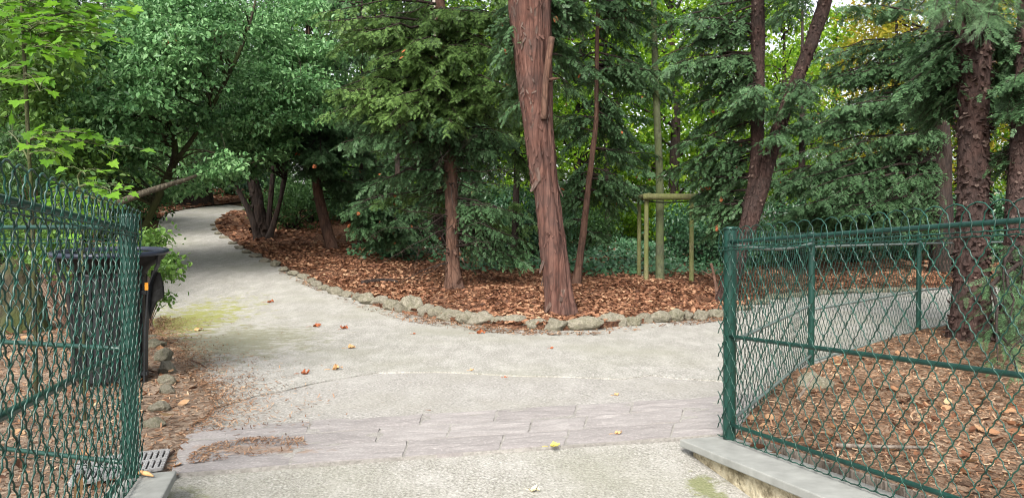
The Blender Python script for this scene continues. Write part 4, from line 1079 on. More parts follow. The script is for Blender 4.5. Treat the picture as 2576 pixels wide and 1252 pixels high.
g = G(1292, 668); Yh = g[1]
pts, r = px_path([(1292, 672, 24), (1296, 560, 20), (1300, 440, 18), (1302, 300, 16), (1304, 120, 12)], Yh, 2)
root, b, mb, res = tree('yew_tree', 'shaded yew half hidden just left behind the thick red trunk', 'tree', 'yews in the leaf bed', [(pts, r, {})], None, 14, step=.1)
mb.build('trunk', M['bark_dark'], root, b); c = Crown(); P = res[0][0]
c.blobs(P, [(1270, 60, 70, 60, Yh - .6, .6, 12), (1280, 180, 70, 60, Yh - .7, .6, 12), (1300, 310, 60, 60, Yh - .6, .6, 9), (1430, 250, 40, 60, Yh - .2, .6, 7), (1310, 450, 50, 60, Yh - .3, .5, 5), (1430, 400, 30, 60, Yh, .5, 5), (1320, 580, 40, 50, Yh - .2, .5, 4), (1430, 60, 40, 50, Yh, .6, 5)], (.8, 6.5), size=.13, droop=.6)
c.finish(root, b, M['yew_y'], M['bark_dark'], caught=16)

# --- the young smooth trunk inside the stake frame
Yl = YG + .38
pts, r = px_path([(1660, 722, 25), (1660, 600, 23), (1660, 480, 22), (1657, 380, 21), (1652, 280, 20), (1648, 180, 19), (1645, 60, 18), (1643, -60, 16)], Yl, 3)
root, b, mb, res = tree('young_lime_tree', 'slim smooth green-grey trunk standing inside the stake frame', 'tree', None, [(pts, r, dict(flare=.15, rough=.03))], None, 22, step=.07)
mb.build('trunk', M['bark_green'], root, b); P = res[0][0]; c = Crown()
top = P[-1]; ce = top + RNG.normal(size=(120, 3)) * np.array([1.3, 1.3, .9]) + [0, 0, -.6]
for q in ce[:14]: c.wood.add(*tube(np.linspace(P[-8], q, 6) + RNG.normal(size=(6, 3)) * .04, np.linspace(.03, .006, 6), 5, False))
c.clumps(ce, .45, 26, .1); c.finish(root, b, M['lime'], M['bark_green'])

# --- the forked trunk
g = G(1822, 765); Y6 = g[1] + .1
pa, ra = px_path([(1822, 775, 50), (1840, 700, 46), (1862, 630, 44), (1882, 560, 42), (1894, 490, 38), (1903, 400, 36), (1906, 300, 36), (1906, 180, 36), (1906, 60, 36), (1908, -50, 34)], Y6, 3)
pb, rb2 = px_path([(1858, 650, 34), (1888, 560, 40, Y6 - .06), (1912, 490, 42, Y6 - .12), (1932, 410, 42, Y6 - .15), (1956, 330, 40, Y6 - .17), (1990, 240, 38, Y6 - .15), (2028, 140, 36, Y6 - .1), (2062, 50, 38), (2090, -40, 36)], Y6, 3)
root, b, mb, res = tree('yew_tree', 'forked dark flaky trunk leaning right behind the right gate post', 'tree', 'yews behind the right fence', [(pa, ra, dict(flare=.4)), (pb, rb2, dict(flare=0))], None, 34, step=.05, rough=.09, stretch=.3)
for q in res: flakes(mb, q[2], q[3], 700, .035, long=1.1, lift=.5); flakes(mb, q[2], q[3], 350, .035, (1.6, 9), long=1.2, lift=.6, mat=1)
mb.build('trunk', [M['bark_flaky'], M['flake_pale']], root, b); c = Crown(); P, P2 = res[0][0], res[1][0]
c.blobs(P, [(1780, 60, 80, 50, Y6 + .2, .6, 9), (1750, 170, 80, 40, Y6 - .3, .6, 9), (1790, 240, 70, 40, Y6 + .3, .6, 8), (1770, 330, 60, 40, Y6 + .6, .6, 8), (1740, 420, 60, 40, Y6 + 1, .6, 7), (1800, 480, 50, 40, Y6 + 1, .5, 7), (1900, 250, 30, 30, Y6 - .8, .3, 5), (1700, 100, 40, 40, Y6 + .2, .5, 4), (1780, 560, 40, 40, Y6 + 1.3, .4, 6)], (1.2, 6), size=.125)
c.blobs(P2, [(2010, 260, 40, 30, Y6 - .9, .3, 5), (1960, 330, 30, 20, Y6 - .8, .3, 2)], (2, 6), size=.125)
c.around(P2, 5.2, 8, 10, 2.8, ntw=16, nsh=8, size=.2)
c.finish(root, b, M['yew'], M['bark_dark'], caught=28)

# --- the flaky trunk inside the right bed and its neighbour at the edge
Y7 = 8.45
pts, r = px_path([(2438, 872, 100), (2440, 800, 92), (2444, 700, 86), (2446, 600, 84), (2448, 480, 82), (2450, 360, 82), (2450, 240, 84), (2450, 120, 84), (2448, 0, 82), (2448, -60, 80)], Y7, 3)
root, b, mb, res = tree('yew_tree', 'upright brown trunk covered with curled bark flakes inside the right fence', 'tree', 'flaky trunks inside the right fence', [(pts, r, dict(flare=.25))], None, 56, step=.035, rough=.06, stretch=.5, nsc=11)
flakes(mb, res[0][2], res[0][3], 1300, .04, long=.9, lift=1.1); flakes(mb, res[0][2], res[0][3], 650, .055, long=.9, lift=1.2); flakes(mb, res[0][2], res[0][3], 700, .045, long=1.0, lift=1.3, mat=1)
mb.build('trunk', [M['bark_flaky'], M['flake_pale']], root, b); c = Crown(); P = res[0][0]
c.blobs(P, [(2385, 15, 40, 20, 5.6, .3, 2), (2440, 0, 40, 20, 5.4, .3, 2), (2500, 20, 20, 30, 5.8, .3, 2)], (3.2, 6), near=True, size=.2, twig_L=.34, ntw=8, nsh=4)
c.blobs(P, [(2330, 190, 60, 50, Y7 + .6, .5, 8), (2340, 110, 60, 30, Y7 + .4, .5, 6), (2330, 290, 40, 30, Y7 + .8, .4, 4), (2540, 120, 40, 70, Y7 + .5, .5, 8), (2550, 250, 40, 50, Y7 + .6, .5, 6)], (1.5, 6), size=.13)
c.around(P, 4.8, 8, 9, 2.6, ntw=16, nsh=8, size=.22)
c.finish(root, b, M['yew'], M['bark_dark'], caught=0)
Y8 = 8.2
pts, r = px_path([(2560, 880, 92), (2560, 760, 84), (2562, 640, 78), (2566, 500, 74), (2572, 380, 70), (2580, 240, 66), (2590, 60, 60), (2596, -60, 58)], Y8, 3)
root, b, mb, res = tree('yew_tree', 'flaky brown trunk at the right edge with feathery low sprays', 'tree', 'flaky trunks inside the right fence', [(pts, r, dict(flare=.25))], None, 48, step=.05, rough=.06, stretch=.5, nsc=11)
flakes(mb, res[0][2], res[0][3], 1200, .036, long=.9, lift=.9); flakes(mb, res[0][2], res[0][3], 700, .036, long=.9, lift=1.1, mat=1); mb.build('trunk', [M['bark_flaky'], M['flake_pale']], root, b); c = Crown(); P = res[0][0]
c.blobs(P, [(2545, 720, 35, 20, 6.6, .2, 2), (2530, 880, 40, 25, 5.4, .2, 2), (2565, 790, 25, 30, 5.9, .2, 2), (2570, 930, 30, 15, 5.2, .2, 1)], (.6, 2.4), near=True, size=.19, twig_L=.34, ntw=8, nsh=4)
c.blobs(P, [(2560, 420, 40, 60, Y8 + .6, .5, 5), (2590, 200, 40, 80, Y8, .5, 6)], (1.5, 6), size=.13)
c.around(P, 4.8, 8, 7, 2.6, ntw=14, nsh=8, size=.22)
c.finish(root, b, M['yew'], M['bark_dark'], caught=0)

# --- dark thick trunk behind
g = G(2372, 690); Y9 = g[1]
pts, r = px_path([(2372, 700, 66), (2370, 600, 60), (2368, 480, 58), (2366, 360, 54), (2364, 240, 50), (2362, 60, 48), (2362, -50, 46)], Y9, 3)
root, b, mb, res = tree('yew_tree', 'dark thick trunk with tiers of drooping bluish sprays behind the path on the right', 'tree', 'yews behind the right fence', [(pts, r, {})], None, 26, step=.08)
mb.build('trunk', M['bark_dark'], root, b); c = Crown(); P = res[0][0]
c.blobs(P, [(2180, 270, 90, 35, Y9 - .6, .8, 12), (2060, 300, 60, 40, Y9 - .8, .6, 8), (2260, 330, 60, 60, Y9 - .5, .7, 9), (2120, 400, 80, 30, Y9 - .6, .8, 5), (2030, 440, 60, 50, Y9 - 1, .6, 7), (2220, 470, 80, 40, Y9 - .8, .8, 6), (2060, 530, 80, 40, Y9 - 1, .7, 12), (2200, 560, 90, 30, Y9 - .6, .7, 10), (1960, 500, 40, 60, Y9 - .6, .5, 7), (2000, 590, 60, 20, Y9 - 1, .5, 6), (2300, 230, 40, 40, Y9 - .6, .5, 6), (2140, 190, 70, 25, Y9, .6, 7), (2040, 170, 50, 40, Y9 + .2, .5, 5), (2240, 130, 50, 30, Y9, .5, 4), (2300, 420, 40, 60, Y9 - .2, .5, 4)], (.8, 6.5), size=.14, twig_L=.65)
c.around(P, 5.8, 8.5, 10, 3.2, ntw=16, nsh=8, size=.24)
c.finish(root, b, M['yew'], M['bark_dark'], caught=28)

# --- further dark stems in the half-light
for lab, px, py, wd, lean in (('dark trunk close behind the straight brown yew, on its left', 1102, 625, 34, -4), ('very thin dark stem left of the straight brown yew', 905, 620, 12, 6), ('dark thin trunk seen through the stake frame', 1775, 600, 20, -10), ('shaded yew in the gap right of the forked trunk', 2010, 640, 24, 8), ('shaded yew deep behind the tiered bluish sprays on the right', 2250, 625, 26, 5), ('shaded yew behind the slender crooked trunk', 1530, 612, 18, -6)):
    g = G(px, py); pts, r = px_path([(px, py + 6, wd), (px + lean * .4, py - 120, wd * .85), (px + lean, py - 260, wd * .75), (px + lean, py - 420, wd * .6)], g[1], 3)
    root, b, mb, res = tree('yew_tree', lab, 'tree', 'dark stems in the shade', [(pts, r, {})], None, 14, step=.12)
    mb.build('trunk', M['bark_dark'], root, b); c = Crown(); c.around(res[0][0], 1.4 + T(b[0], b[1]), 7, 22, 2.3, ntw=16, nsh=9, size=.17); c.finish(root, b, M['yew'], M['bark_dark'], caught=28)

# --- pale trunk high behind the middle yew
Yp = 19
pts, r = px_path([(1141, 660, 36), (1136, 400, 34), (1116, 200, 34), (1104, 60, 35), (1100, -60, 32)], Yp, 4)
pts[0][2] = T(pts[0][0], Yp) - .1
root, b, mb, res = tree('plane_tree', 'pale grey trunk showing at the very top behind the middle yew', 'tree', None, [(pts, r, {})], None, 20, step=.12)
mb.build('trunk', M['bark_pale'], root, b); c = Crown(); ce = res[0][0][-1] + RNG.normal(size=(160, 3)) * np.array([2.2, 2, 1.1])
for q in ce[:14]: c.wood.add(*tube(np.linspace(res[0][0][-9], q, 5), np.linspace(.05, .01, 5), 5, False))
c.clumps(ce, .6, 24, .12); c.finish(root, b, M['lime'], M['bark_pale'])

# ------------------------------------------------------------------ broad-leaved evergreens on the left
def blob_pts(lst):
    out = []
    for (px, py, rx, ry, Y, dY, n) in lst:
        a = RNG.uniform(-1, 1, (n, 3)); rr = RNG.random(n) ** .4; a = nrm(a) * rr[:, None]
        out += [at(px + rx * q[0], py + ry * q[1], Y + dY * q[2]) for q in a]
    out = np.array(out); out[:, 2] = np.maximum(out[:, 2], T(out[:, 0], out[:, 1]) + .4); return out
def connect(c, stems, ce, every=3, r=.022):
    allp = np.concatenate([s[len(s) // 4:] for s in stems])
    for q in ce[::every]:
        d = np.linalg.norm(allp - q, axis=1) + np.maximum(allp[:, 2] - q[2], 0) * 2
        p0 = allp[np.argmin(d)]; L = np.linalg.norm(q - p0)
        t = np.linspace(0, 1, 7)[:, None]; mid = (p0 + q) / 2 + [0, 0, .15 * L] + RNG.normal(size=3) * .1 * L
        P = (1 - t) ** 2 * p0 + 2 * t * (1 - t) * mid + t * t * q
        c.wood.add(*tube(P, np.linspace(r * (.6 + .25 * L), .004, 7), 5, False))
        for _ in range(4):
            k = RNG.integers(3, 7); e = P[k] + RNG.normal(size=3) * .3; c.wood.add(*tube(np.array([P[k], (P[k] + e) / 2 + RNG.normal(size=3) * .04, e]), [.008, .005, .002], 3, False))

# leaning mossy tree over the path
Ym = 15.0
pa, ra = px_path([(345, 620, 24), (362, 575, 22), (384, 530, 20), (404, 480, 21), (424, 440, 22), (446, 400, 19), (440, 350, 15), (428, 310, 15), (406, 265, 14), (385, 210, 12), (380, 120, 10)], Ym, 1.5)
pa[0] = [pa[0][0] - .1, Ym, T(pa[0][0], Ym) - .2]
pb, rb2 = px_path([(446, 400, 14), (478, 360, 13, Ym - .1), (510, 310, 13, Ym - .1), (540, 255, 13, Ym), (570, 200, 12, Ym + .2), (600, 140, 11, Ym + .4), (630, 60, 9, Ym + .5)], Ym, 1.5)
pc_, rc = px_path([(120, 668, 26, Ym - 3.2), (150, 610, 22, Ym - 3.1), (205, 555, 19, Ym - 2.9), (270, 522, 17, Ym - 2.6), (320, 500, 17, Ym - 2.4), (370, 481, 16, Ym - 2.2), (420, 466, 13, Ym - 1.9), (475, 450, 9, Ym - 1.5), (530, 430, 5, Ym - 1.3), (575, 405, 3, Ym - 1.2)], Ym)
root, b, mb, res = tree('evergreen_tree', 'leaning mossy dark stem forking over the path, with layered small glossy leaves', 'tree', 'small-leaved evergreens on the left', [(pa, ra, dict(flare=.2)), (pb, rb2, dict(flare=0))], None, 18, step=.08, rough=.06)
mb.build('trunk', M['bark_moss'], root, b); c = Crown()
lb = MB(); trunk(lb, pc_, rc * 1.15, sides=14, step=.08, rough=.05, flare=0); lb.build('low_branch', M['bark_branch'], root, b)
ce = blob_pts([(300, 250, 150, 60, Ym - 1.5, 1.2, 70), (420, 180, 130, 50, Ym - 1.2, 1.2, 60), (300, 340, 120, 40, Ym - 1.2, 1, 48), (230, 425, 100, 40, Ym + .6, .8, 36), (310, 400, 60, 18, Ym - .4, .5, 12), (460, 90, 150, 70, Ym - 1, 1.3, 75), (280, 110, 150, 80, Ym - .8, 1.2, 75), (420, 20, 220, 40, Ym - .6, 1.5, 60), (160, 330, 80, 110, Ym - .2, 1.2, 45), (500, 300, 60, 40, Ym, .8, 18), (480, 478, 30, 10, Ym - .2, .3, 4), (515, 440, 45, 14, Ym - 1.3, .3, 9), (575, 415, 40, 20, Ym - 1.2, .4, 8), (180, 470, 70, 30, Ym + .8, .6, 16)])
connect(c, [q[0] for q in res], ce, 4); ce = ce[RNG.random(len(ce)) < .85]; c.clumps(ce, .34, 74, .092, flat=.2); c.finish(root, b, M['box'], M['bark_moss'], caught=24)

# dark cluster of stems on the right of the path
g = G(664, 606); Yc = g[1]
st = []
for lst in ([(662, 612, 40), (656, 560, 36), (646, 500, 34), (634, 440, 30), (630, 380, 32), (640, 300, 26), (650, 180, 20)], [(652, 610, 24), (632, 540, 17), (606, 490, 14), (585, 450, 15), (570, 400, 12), (560, 330, 10)], [(676, 600, 20), (690, 560, 14), (704, 510, 13), (714, 460, 15), (722, 400, 13), (740, 320, 11)], [(672, 600, 20), (678, 530, 15), (684, 470, 14), (690, 400, 15), (680, 300, 12)]):
    p_, r_ = px_path(lst, Yc + RNG.uniform(-.15, .15), .8); st.append((p_, r_, dict(flare=.3)))
root, b, mb, res = tree('evergreen_tree', 'cluster of dark rugged stems at the bend of the path under bright layered leaves', 'tree', 'small-leaved evergreens on the left', st, None, 22, step=.09, rough=.16, nsc=8, stretch=.5)
flakes(mb, res[0][2], res[0][3], 160, .12, (0, 3.5), lift=.8)
mb.build('trunk', M['bark_dark'], root, b); c = Crown()
ce = blob_pts([(700, 210, 130, 50, Yc - 4.2, 1, 60), (620, 290, 110, 45, Yc - 4, 1, 50), (740, 290, 110, 40, Yc - 3.8, 1, 44), (600, 370, 90, 35, Yc - 3.2, 1, 34), (690, 370, 80, 35, Yc - 3, 1, 32), (560, 400, 60, 30, Yc - 3, .8, 18), (640, 110, 140, 60, Yc - 3.4, 1.2, 55), (790, 150, 80, 70, Yc - 3.4, 1, 36), (700, 30, 170, 40, Yc - 3, 1.2, 50), (540, 440, 50, 16, Yc - 2.6, .6, 9), (610, 430, 50, 14, Yc - 2.8, .5, 8), (520, 220, 70, 60, Yc - 2.6, 1, 26), (850, 240, 60, 50, Yc - 2.8, .8, 18)])
connect(c, [q[0] for q in res], ce, 4); ce = ce[RNG.random(len(ce)) < .85]; c.clumps(ce, .34, 74, .092, flat=.2); c.finish(root, b, M['box'], M['bark_dark'])

# further trees closing the view on the left
for k, (lab, px, Y, wd, blobs, mt) in enumerate([
    ('broad dark trunk closing the end of the path, half hidden by leaves', 490, 31, 92, [(420, 330, 200, 100, 29, 2, 90), (600, 330, 200, 120, 29, 2, 90), (500, 150, 300, 140, 29, 2, 110), (430, 440, 120, 25, 29, 1, 22)], 'under'),
    ('dark tree far left behind the mossy stump and shrubs', 60, 14, 30, [(60, 280, 140, 160, 13, 1.5, 80), (60, 90, 160, 100, 12, 1.5, 70), (160, 440, 120, 60, 13.5, 1, 34), (10, 430, 60, 80, 12, 1, 30)], 'box_y'),
    ('evergreen deep in shade left of the path, behind the leaning mossy stem', 270, 22, 36, [(250, 380, 150, 90, 20, 1.5, 60), (230, 180, 200, 160, 20, 2, 100), (430, 300, 120, 140, 21, 2, 60)], 'under')]):
    p_, r_ = px_path([(px, 520, wd), (px + 6, 400, wd * .9), (px + 3, 250, wd * .7), (px, 60, wd * .5)], Y, 2.5); p_[0][2] = T(p_[0][0], Y) - .1
    root, b, mb, res = tree('evergreen_tree', lab, 'tree', 'dark trees closing the left view', [(p_, r_, {})], None, 20, step=.15)
    mb.build('trunk', M['bark_dark'], root, b); c = Crown(); ce = blob_pts(blobs); connect(c, [res[0][0]], ce, 6); c.clumps(ce, .5 if Y < 25 else .7, 44, .11 if Y < 25 else .15, flat=.5); c.finish(root, b, M[mt], M['bark_dark'])

# --- the bright maple sapling at the left
Yq = 5.4
pts, r = px_path([(88, 700, 13), (82, 560, 12), (76, 430, 11), (68, 300, 11), (62, 180, 10), (60, 80, 9), (52, -20, 8), (48, -80, 7)], Yq, 1.2)
pts[0][2] = .0
root, b, mb, res = tree('maple_sapling', 'slender maple sapling with bright yellow-green lobed leaves at the left edge', 'tree', None, [(pts, r, dict(flare=.1, rough=.03))], None, 12, step=.05)
mb.build('trunk', M['bark_moss'], root, b); c = Crown(); P = res[0][0]
def maple_branch(p0, p1, n, spread, size):
    t = np.linspace(0, 1, 7)[:, None]; mid = (p0 + p1) / 2 + [0, 0, .06]
    Q = (1 - t) ** 2 * p0 + 2 * t * (1 - t) * mid + t * t * p1; c.wood.add(*tube(Q, np.linspace(.009, .003, 7), 5, False))
    tt = RNG.uniform(.15, 1.05, n); pos = np.stack([np.interp(tt, t[:, 0], Q[:, k]) for k in range(3)], 1)
    offv = RNG.normal(size=(n, 3)) * spread * np.array([1, 1, .35]); lp = pos + offv
    for a, q in zip(pos, lp): c.wood.add(*tube(np.array([a, (a + q) / 2 + [0, 0, .02], q]), .0022, 3, False))
    z = nrm(np.array([0, -.25, 1.0]) + RNG.normal(size=(n, 3)) * .28); x = nrm(offv + (p1 - p0) * .35 + np.array([0, 0, -.05]) + RNG.normal(size=(n, 3)) * .05)
    add_leaves(c.leaf, MAPLE, lp, x, z, size * RNG.uniform(.65, 1.2, n))
for (sy, ex, ey, Ye, n) in [(110, 235, 60, 5.2, 40), (60, 300, 30, 5.3, 38), (90, 280, 90, 5.1, 18), (120, 160, 130, 5.0, 26), (190, 100, 230, 5.0, 18), (30, 150, -10, 5.2, 34), (50, 10, 60, 5.3, 26), (170, -10, 190, 5.3, 16), (360, 215, 335, 5.3, 26), (350, 290, 375, 5.4, 26), (380, 160, 390, 5.2, 14), (400, 20, 330, 5.4, 8), (10, 230, -20, 5.2, 26), (90, 120, 60, 5.0, 24)]:
    p0, _k = at_z(P, at(70, sy, Yq)[2]); maple_branch(p0, at(ex, ey, Ye), int(n * (.72 if ey > 300 else 1)), .1, .098)
c.finish(root, b, M['maple'], M['bark_green'])
# smaller seedling with pale upper leaves behind the fence
Yz = 5.0
root = tag(empty('maple_seedling', at(210, 700, Yz)), 'small maple seedling showing just over the left fence, under the sapling', 'plant'); b = np.array(root.location); b[2] = 0; root.location = b
c = Crown(); stem = np.array([[b[0], Yz, .0], at(205, 560, Yz), at(200, 470, Yz), at(195, 442, Yz)]); mb = MB(); mb.add(*tube(stem, [.009, .007, .005, .003], 6)); mb.build('stem', M['bark_green'], root, b)
for (sx, sy, ex, ey, n) in [(200, 470, 280, 482, 12), (200, 480, 120, 490, 10), (197, 445, 215, 440, 5), (202, 500, 260, 515, 12), (203, 510, 140, 520, 10), (204, 540, 250, 560, 8)]: maple_branch(at(sx, sy, Yz), at(ex, ey, Yz - .2), n, .07, .085)
c.finish(root, b, M['maple'], M['bark_green'])

# ------------------------------------------------------------------ shrubs by the bin and behind the left fence
def shrub(name, label, px, py, Y, blobs, mat, per, size, n_st, cat='shrub', group=None, rad_=.16, flat=.5):
    g = at(px, py, Y); g[2] = float(T(g[0], Y)); root = tag(empty(name, g), label, cat, group); c = Crown(); ce = blob_pts(blobs)
    ce[:, 2] = np.maximum(ce[:, 2], T(ce[:, 0], ce[:, 1]) + .05)
    for q in ce[::max(1, len(ce) // n_st)]:
        m_ = (g + q) / 2 + RNG.normal(size=3) * .05; t = np.linspace(0, 1, 6)[:, None]; c.wood.add(*tube((1 - t) ** 2 * g + 2 * t * (1 - t) * m_ + t * t * q, np.linspace(.008, .003, 6), 4, False))
    c.clumps(ce, rad_, per, size, flat=flat); c.finish(root, g, mat, M['bark_brown'], 'leaves', 'stems'); return root
Ysb = 7.6
shrub('young_shrub', 'bright green leafy shrub sprouting behind the bin beside the path', 340, 760, Ysb, [(385, 600, 35, 25, Ysb, .3, 12), (370, 640, 50, 25, Ysb, .3, 16), (410, 680, 35, 25, Ysb - .2, .3, 12), (300, 640, 60, 50, Ysb + .3, .4, 24), (230, 700, 60, 60, Ysb + .3, .4, 18), (425, 660, 25, 20, Ysb - .1, .2, 6), (395, 755, 22, 12, Ysb - .3, .2, 4)], M['box_y'], 26, .055, 22, group='bright low shrubs on the left', rad_=.12)
shrub('young_shrub', 'low bright shrub behind the left fences, left of the bin', 200, 760, 8.6, [(150, 640, 90, 60, 8.6, .5, 36), (60, 600, 70, 60, 9, .5, 26), (210, 560, 70, 40, 9, .5, 22), (100, 540, 100, 30, 9.2, .6, 22)], M['box_y'], 26, .06, 22, group='bright low shrubs on the left', rad_=.15)
shrub('leafy_shrub', 'mid green shrub left of the leaning mossy stem, under the maple leaves', 150, 640, 11, [(60, 480, 100, 60, 11, .8, 34), (200, 490, 80, 40, 11.3, .7, 26), (20, 380, 60, 60, 10, .8, 22)], M['under'], 34, .075, 18, rad_=.25)

# mossy stump behind the left fence
g = G(50, 835); mb = MB()
trunk(mb, [g - [0, 0, .1], g + [.02, 0, .3], g + [.0, 0, .62], g + [-.03, 0, .86], g + [-.04, 0, .93]], [.34, .31, .27, .2, .06], 40, .05, .12, .35, .25, .6, 6)
tag(mb.build('mossy_stump', M['bark_moss'], origin=tuple(g)), 'broad dark mossy stump behind the left fence', 'stump')
# ivy-dark root base twigs on the bed: small suckers near the forked trunk
g = bedp(1812, 762, .08)
stick([bedp(1806, 760, .1), bedp(1800, 720, .35) + [0, 3.2, 0] if False else G(1806, 755) + [0, 0, .1], G(1806, 755) + [-.05, 0, .35], G(1806, 755) + [-.12, .0, .62]], .035, M['bark_brown'], 'short dead sucker stub beside the forked trunk', 'stub', twigs=[(G(1806, 755) + [-.05, 0, .35], G(1806, 755) + [-.28, 0, .5])])

# ------------------------------------------------------------------ background wood
def wood_tree(seed, mat, h=11, R0=3.6, n=210, per=40, size=.17, zlow=1.2, bark='bark_dark'):
    b = np.array([0, 0, 0.0]); root = empty('broadleaf_tree', b)
    mb = MB(); pts = np.array([[0, 0, -.3], [.1, 0, 2], [.0, .15, 4.5], [.2, .1, 7], [.15, 0, h * .9]]); trunk(mb, pts, [.24, .2, .17, .13, .05], 14, .2, .06, .3); mb.build('trunk', M[bark], root, b)
    c = Crown(); z = RNG.uniform(zlow, h, n); prof = np.sin(np.clip((z - zlow) / (h - zlow), .08, 1) ** .7 * PI * .92 + .12); rr = R0 * np.clip(prof, .15, 1) * RNG.random(n) ** .5; a = RNG.uniform(0, 2 * PI, n)
    ce = np.c_[rr * np.cos(a), rr * np.sin(a), z]
    for q in ce[::5]:
        p0 = np.array([.05, .05, max(.8, q[2] - .45 * math.hypot(q[0], q[1]))]); c.wood.add(*tube(np.linspace(p0, q, 5) + RNG.normal(size=(5, 3)) * .06, np.linspace(.05, .01, 5), 4, False))
    c.clumps(ce, .62, per, size, flat=.5); c.finish(root, b, mat, M[bark]); return root
protoL = [wood_tree(1, M['lime']), wood_tree(2, M['lime'], 12, 3.2, 170, 40, .18, 2.2)]
protoD = wood_tree(3, M['under'], 10, 3.4, 230, 42, .16, .6)
protoG = wood_tree(4, M['gold'], 11, 3.4, 170, 38, .17, 2.5)
spots = []
SIDE = ['beneath', 'behind']
for k, (px, Y, kind) in enumerate([(1330, 31, 0), (1450, 26, 1), (1560, 33, 0), (1700, 29, 1), (1820, 35, 0), (1960, 31, 1), (2090, 38, 0), (2230, 34, 3), (2330, 30, 3), (2450, 36, 0), (2580, 31, 1), (2720, 36, 0), (1200, 33, 0), (1020, 35, 1), (860, 38, 0), (1510, 44, 0), (1640, 46, 1), (1770, 47, 0), (1900, 46, 1), (2010, 50, 0), (2320, 48, 0), (2480, 47, 3), (1330, 44, 1), (2660, 46, 0), (1120, 46, 0)]):
    spots.append((px, Y, kind))
for k, (px, Y) in enumerate([(-60, 26), (100, 30), (260, 36), (400, 40), (560, 42), (720, 38), (-200, 20), (640, 50), (420, 52), (200, 46), (0, 40), (820, 30), (950, 26), (1080, 28)]):
    spots.append((px, Y, 2))
cnt = {}; used = set()
spots.sort(key=lambda s: (s[2], s[0]))
nk = {0: 0, 1: 0, 2: 0, 3: 0}
for px, Y, kind in spots:
    nk[kind] += 1
    pr = (protoL[0], protoL[1], protoD, protoG)[kind]
    o = pr if kind not in used else copy_tree(pr); used.add(kind)
    p = at(px, 600, Y); o.location = (p[0], Y, float(T(p[0], Y)) - .1); o.rotation_euler = (0, 0, RNG.uniform(0, 6.28)); s_ = RNG.uniform(.85, 1.2); o.scale = (s_, s_, s_ * RNG.uniform(.9, 1.1))
    txt = ('light green full tree glowing far behind the yews, %s from left of its kind', 'light green high-crowned tree far behind the yews, %s from left of its kind', 'dark broadleaf tree closing the wood behind, %s from left of its kind', 'yellowing tree high behind the right fence, %s from left of its kind')[kind]
    tag(o, txt % ORD[nk[kind] - 1], 'tree', 'background trees of the wood')

# understory bushes filling low gaps
def bush(mat, seed, size=.1):
    root = empty('wood_shrub', (0, 0, 0)); c = Crown(); n = 90; a = unit(n) * (RNG.random((n, 1)) ** .4); ce = a * [1.25, 1.1, .8] + [0, 0, .85]; ce[:, 2] = np.maximum(ce[:, 2], .12)
    for q in ce[::5]: c.wood.add(*tube(np.linspace([0, 0, 0], q, 5) + RNG.normal(size=(5, 3)) * .04, np.linspace(.025, .006, 5), 4, False))
    c.clumps(ce, .32, 40, size, flat=.6); c.finish(root, np.zeros(3), mat, M['bark_dark'], 'leaves', 'stems'); return root
pb1, pb2, pb3 = bush(M['under'], 1), bush(M['ivy'], 2), bush(M['lime'], 3)
blist = [(730, 22, 0), (790, 24, 0), (870, 24, 1), (960, 23, 0), (1050, 22, 1), (1150, 21, 1), (1230, 20, 0), (1320, 19, 1), (1400, 21, 0), (1480, 22, 0), (1770, 20, 1), (1840, 19, 1), (1910, 20, 0), (1990, 21, 1), (2150, 22, 1), (2260, 23, 1), (2440, 22, 1), (2540, 22, 1), (330, 24, 0), (250, 20, 0), (160, 16, 0), (40, 15, 1), (650, 34, 1), (580, 36, 0), (390, 30, 1), (880, 28, 0), (1260, 26, 0), (1620, 34, 0)]
blist += [(900, 26, 2), (990, 27, 2), (1180, 27, 2), (1290, 25, 2), (1440, 27, 2), (1520, 30, 2), (1590, 28, 2), (1690, 27, 2), (1800, 27, 2), (2070, 29, 2), (2210, 30, 2), (2330, 29, 2)]  # lighter leaf colour here stands for green light low between the trunks
blist.sort(key=lambda s: (s[2], s[0])); nk = [0, 0, 0]
for px, Y, kind in blist:
    pr = (pb1, pb2, pb3)[kind]; o = pr if nk[kind] == 0 else copy_tree(pr); nk[kind] += 1
    p = at(px, 600, Y); o.location = (p[0], Y, float(T(p[0], Y))); o.rotation_euler = (0, 0, RNG.uniform(0, 6.28)); s_ = RNG.uniform(.75, 1.25); o.scale = (s_, s_, s_)
    tag(o, ('mid green undergrowth bush shaded by the wood, %s from left of its kind', 'dark undergrowth bush shaded by the wood, %s from left of its kind', 'light green bush glowing low behind the yew trunks, %s from left of its kind')[kind] % ORD[nk[kind] - 1], 'bush', 'undergrowth bushes')

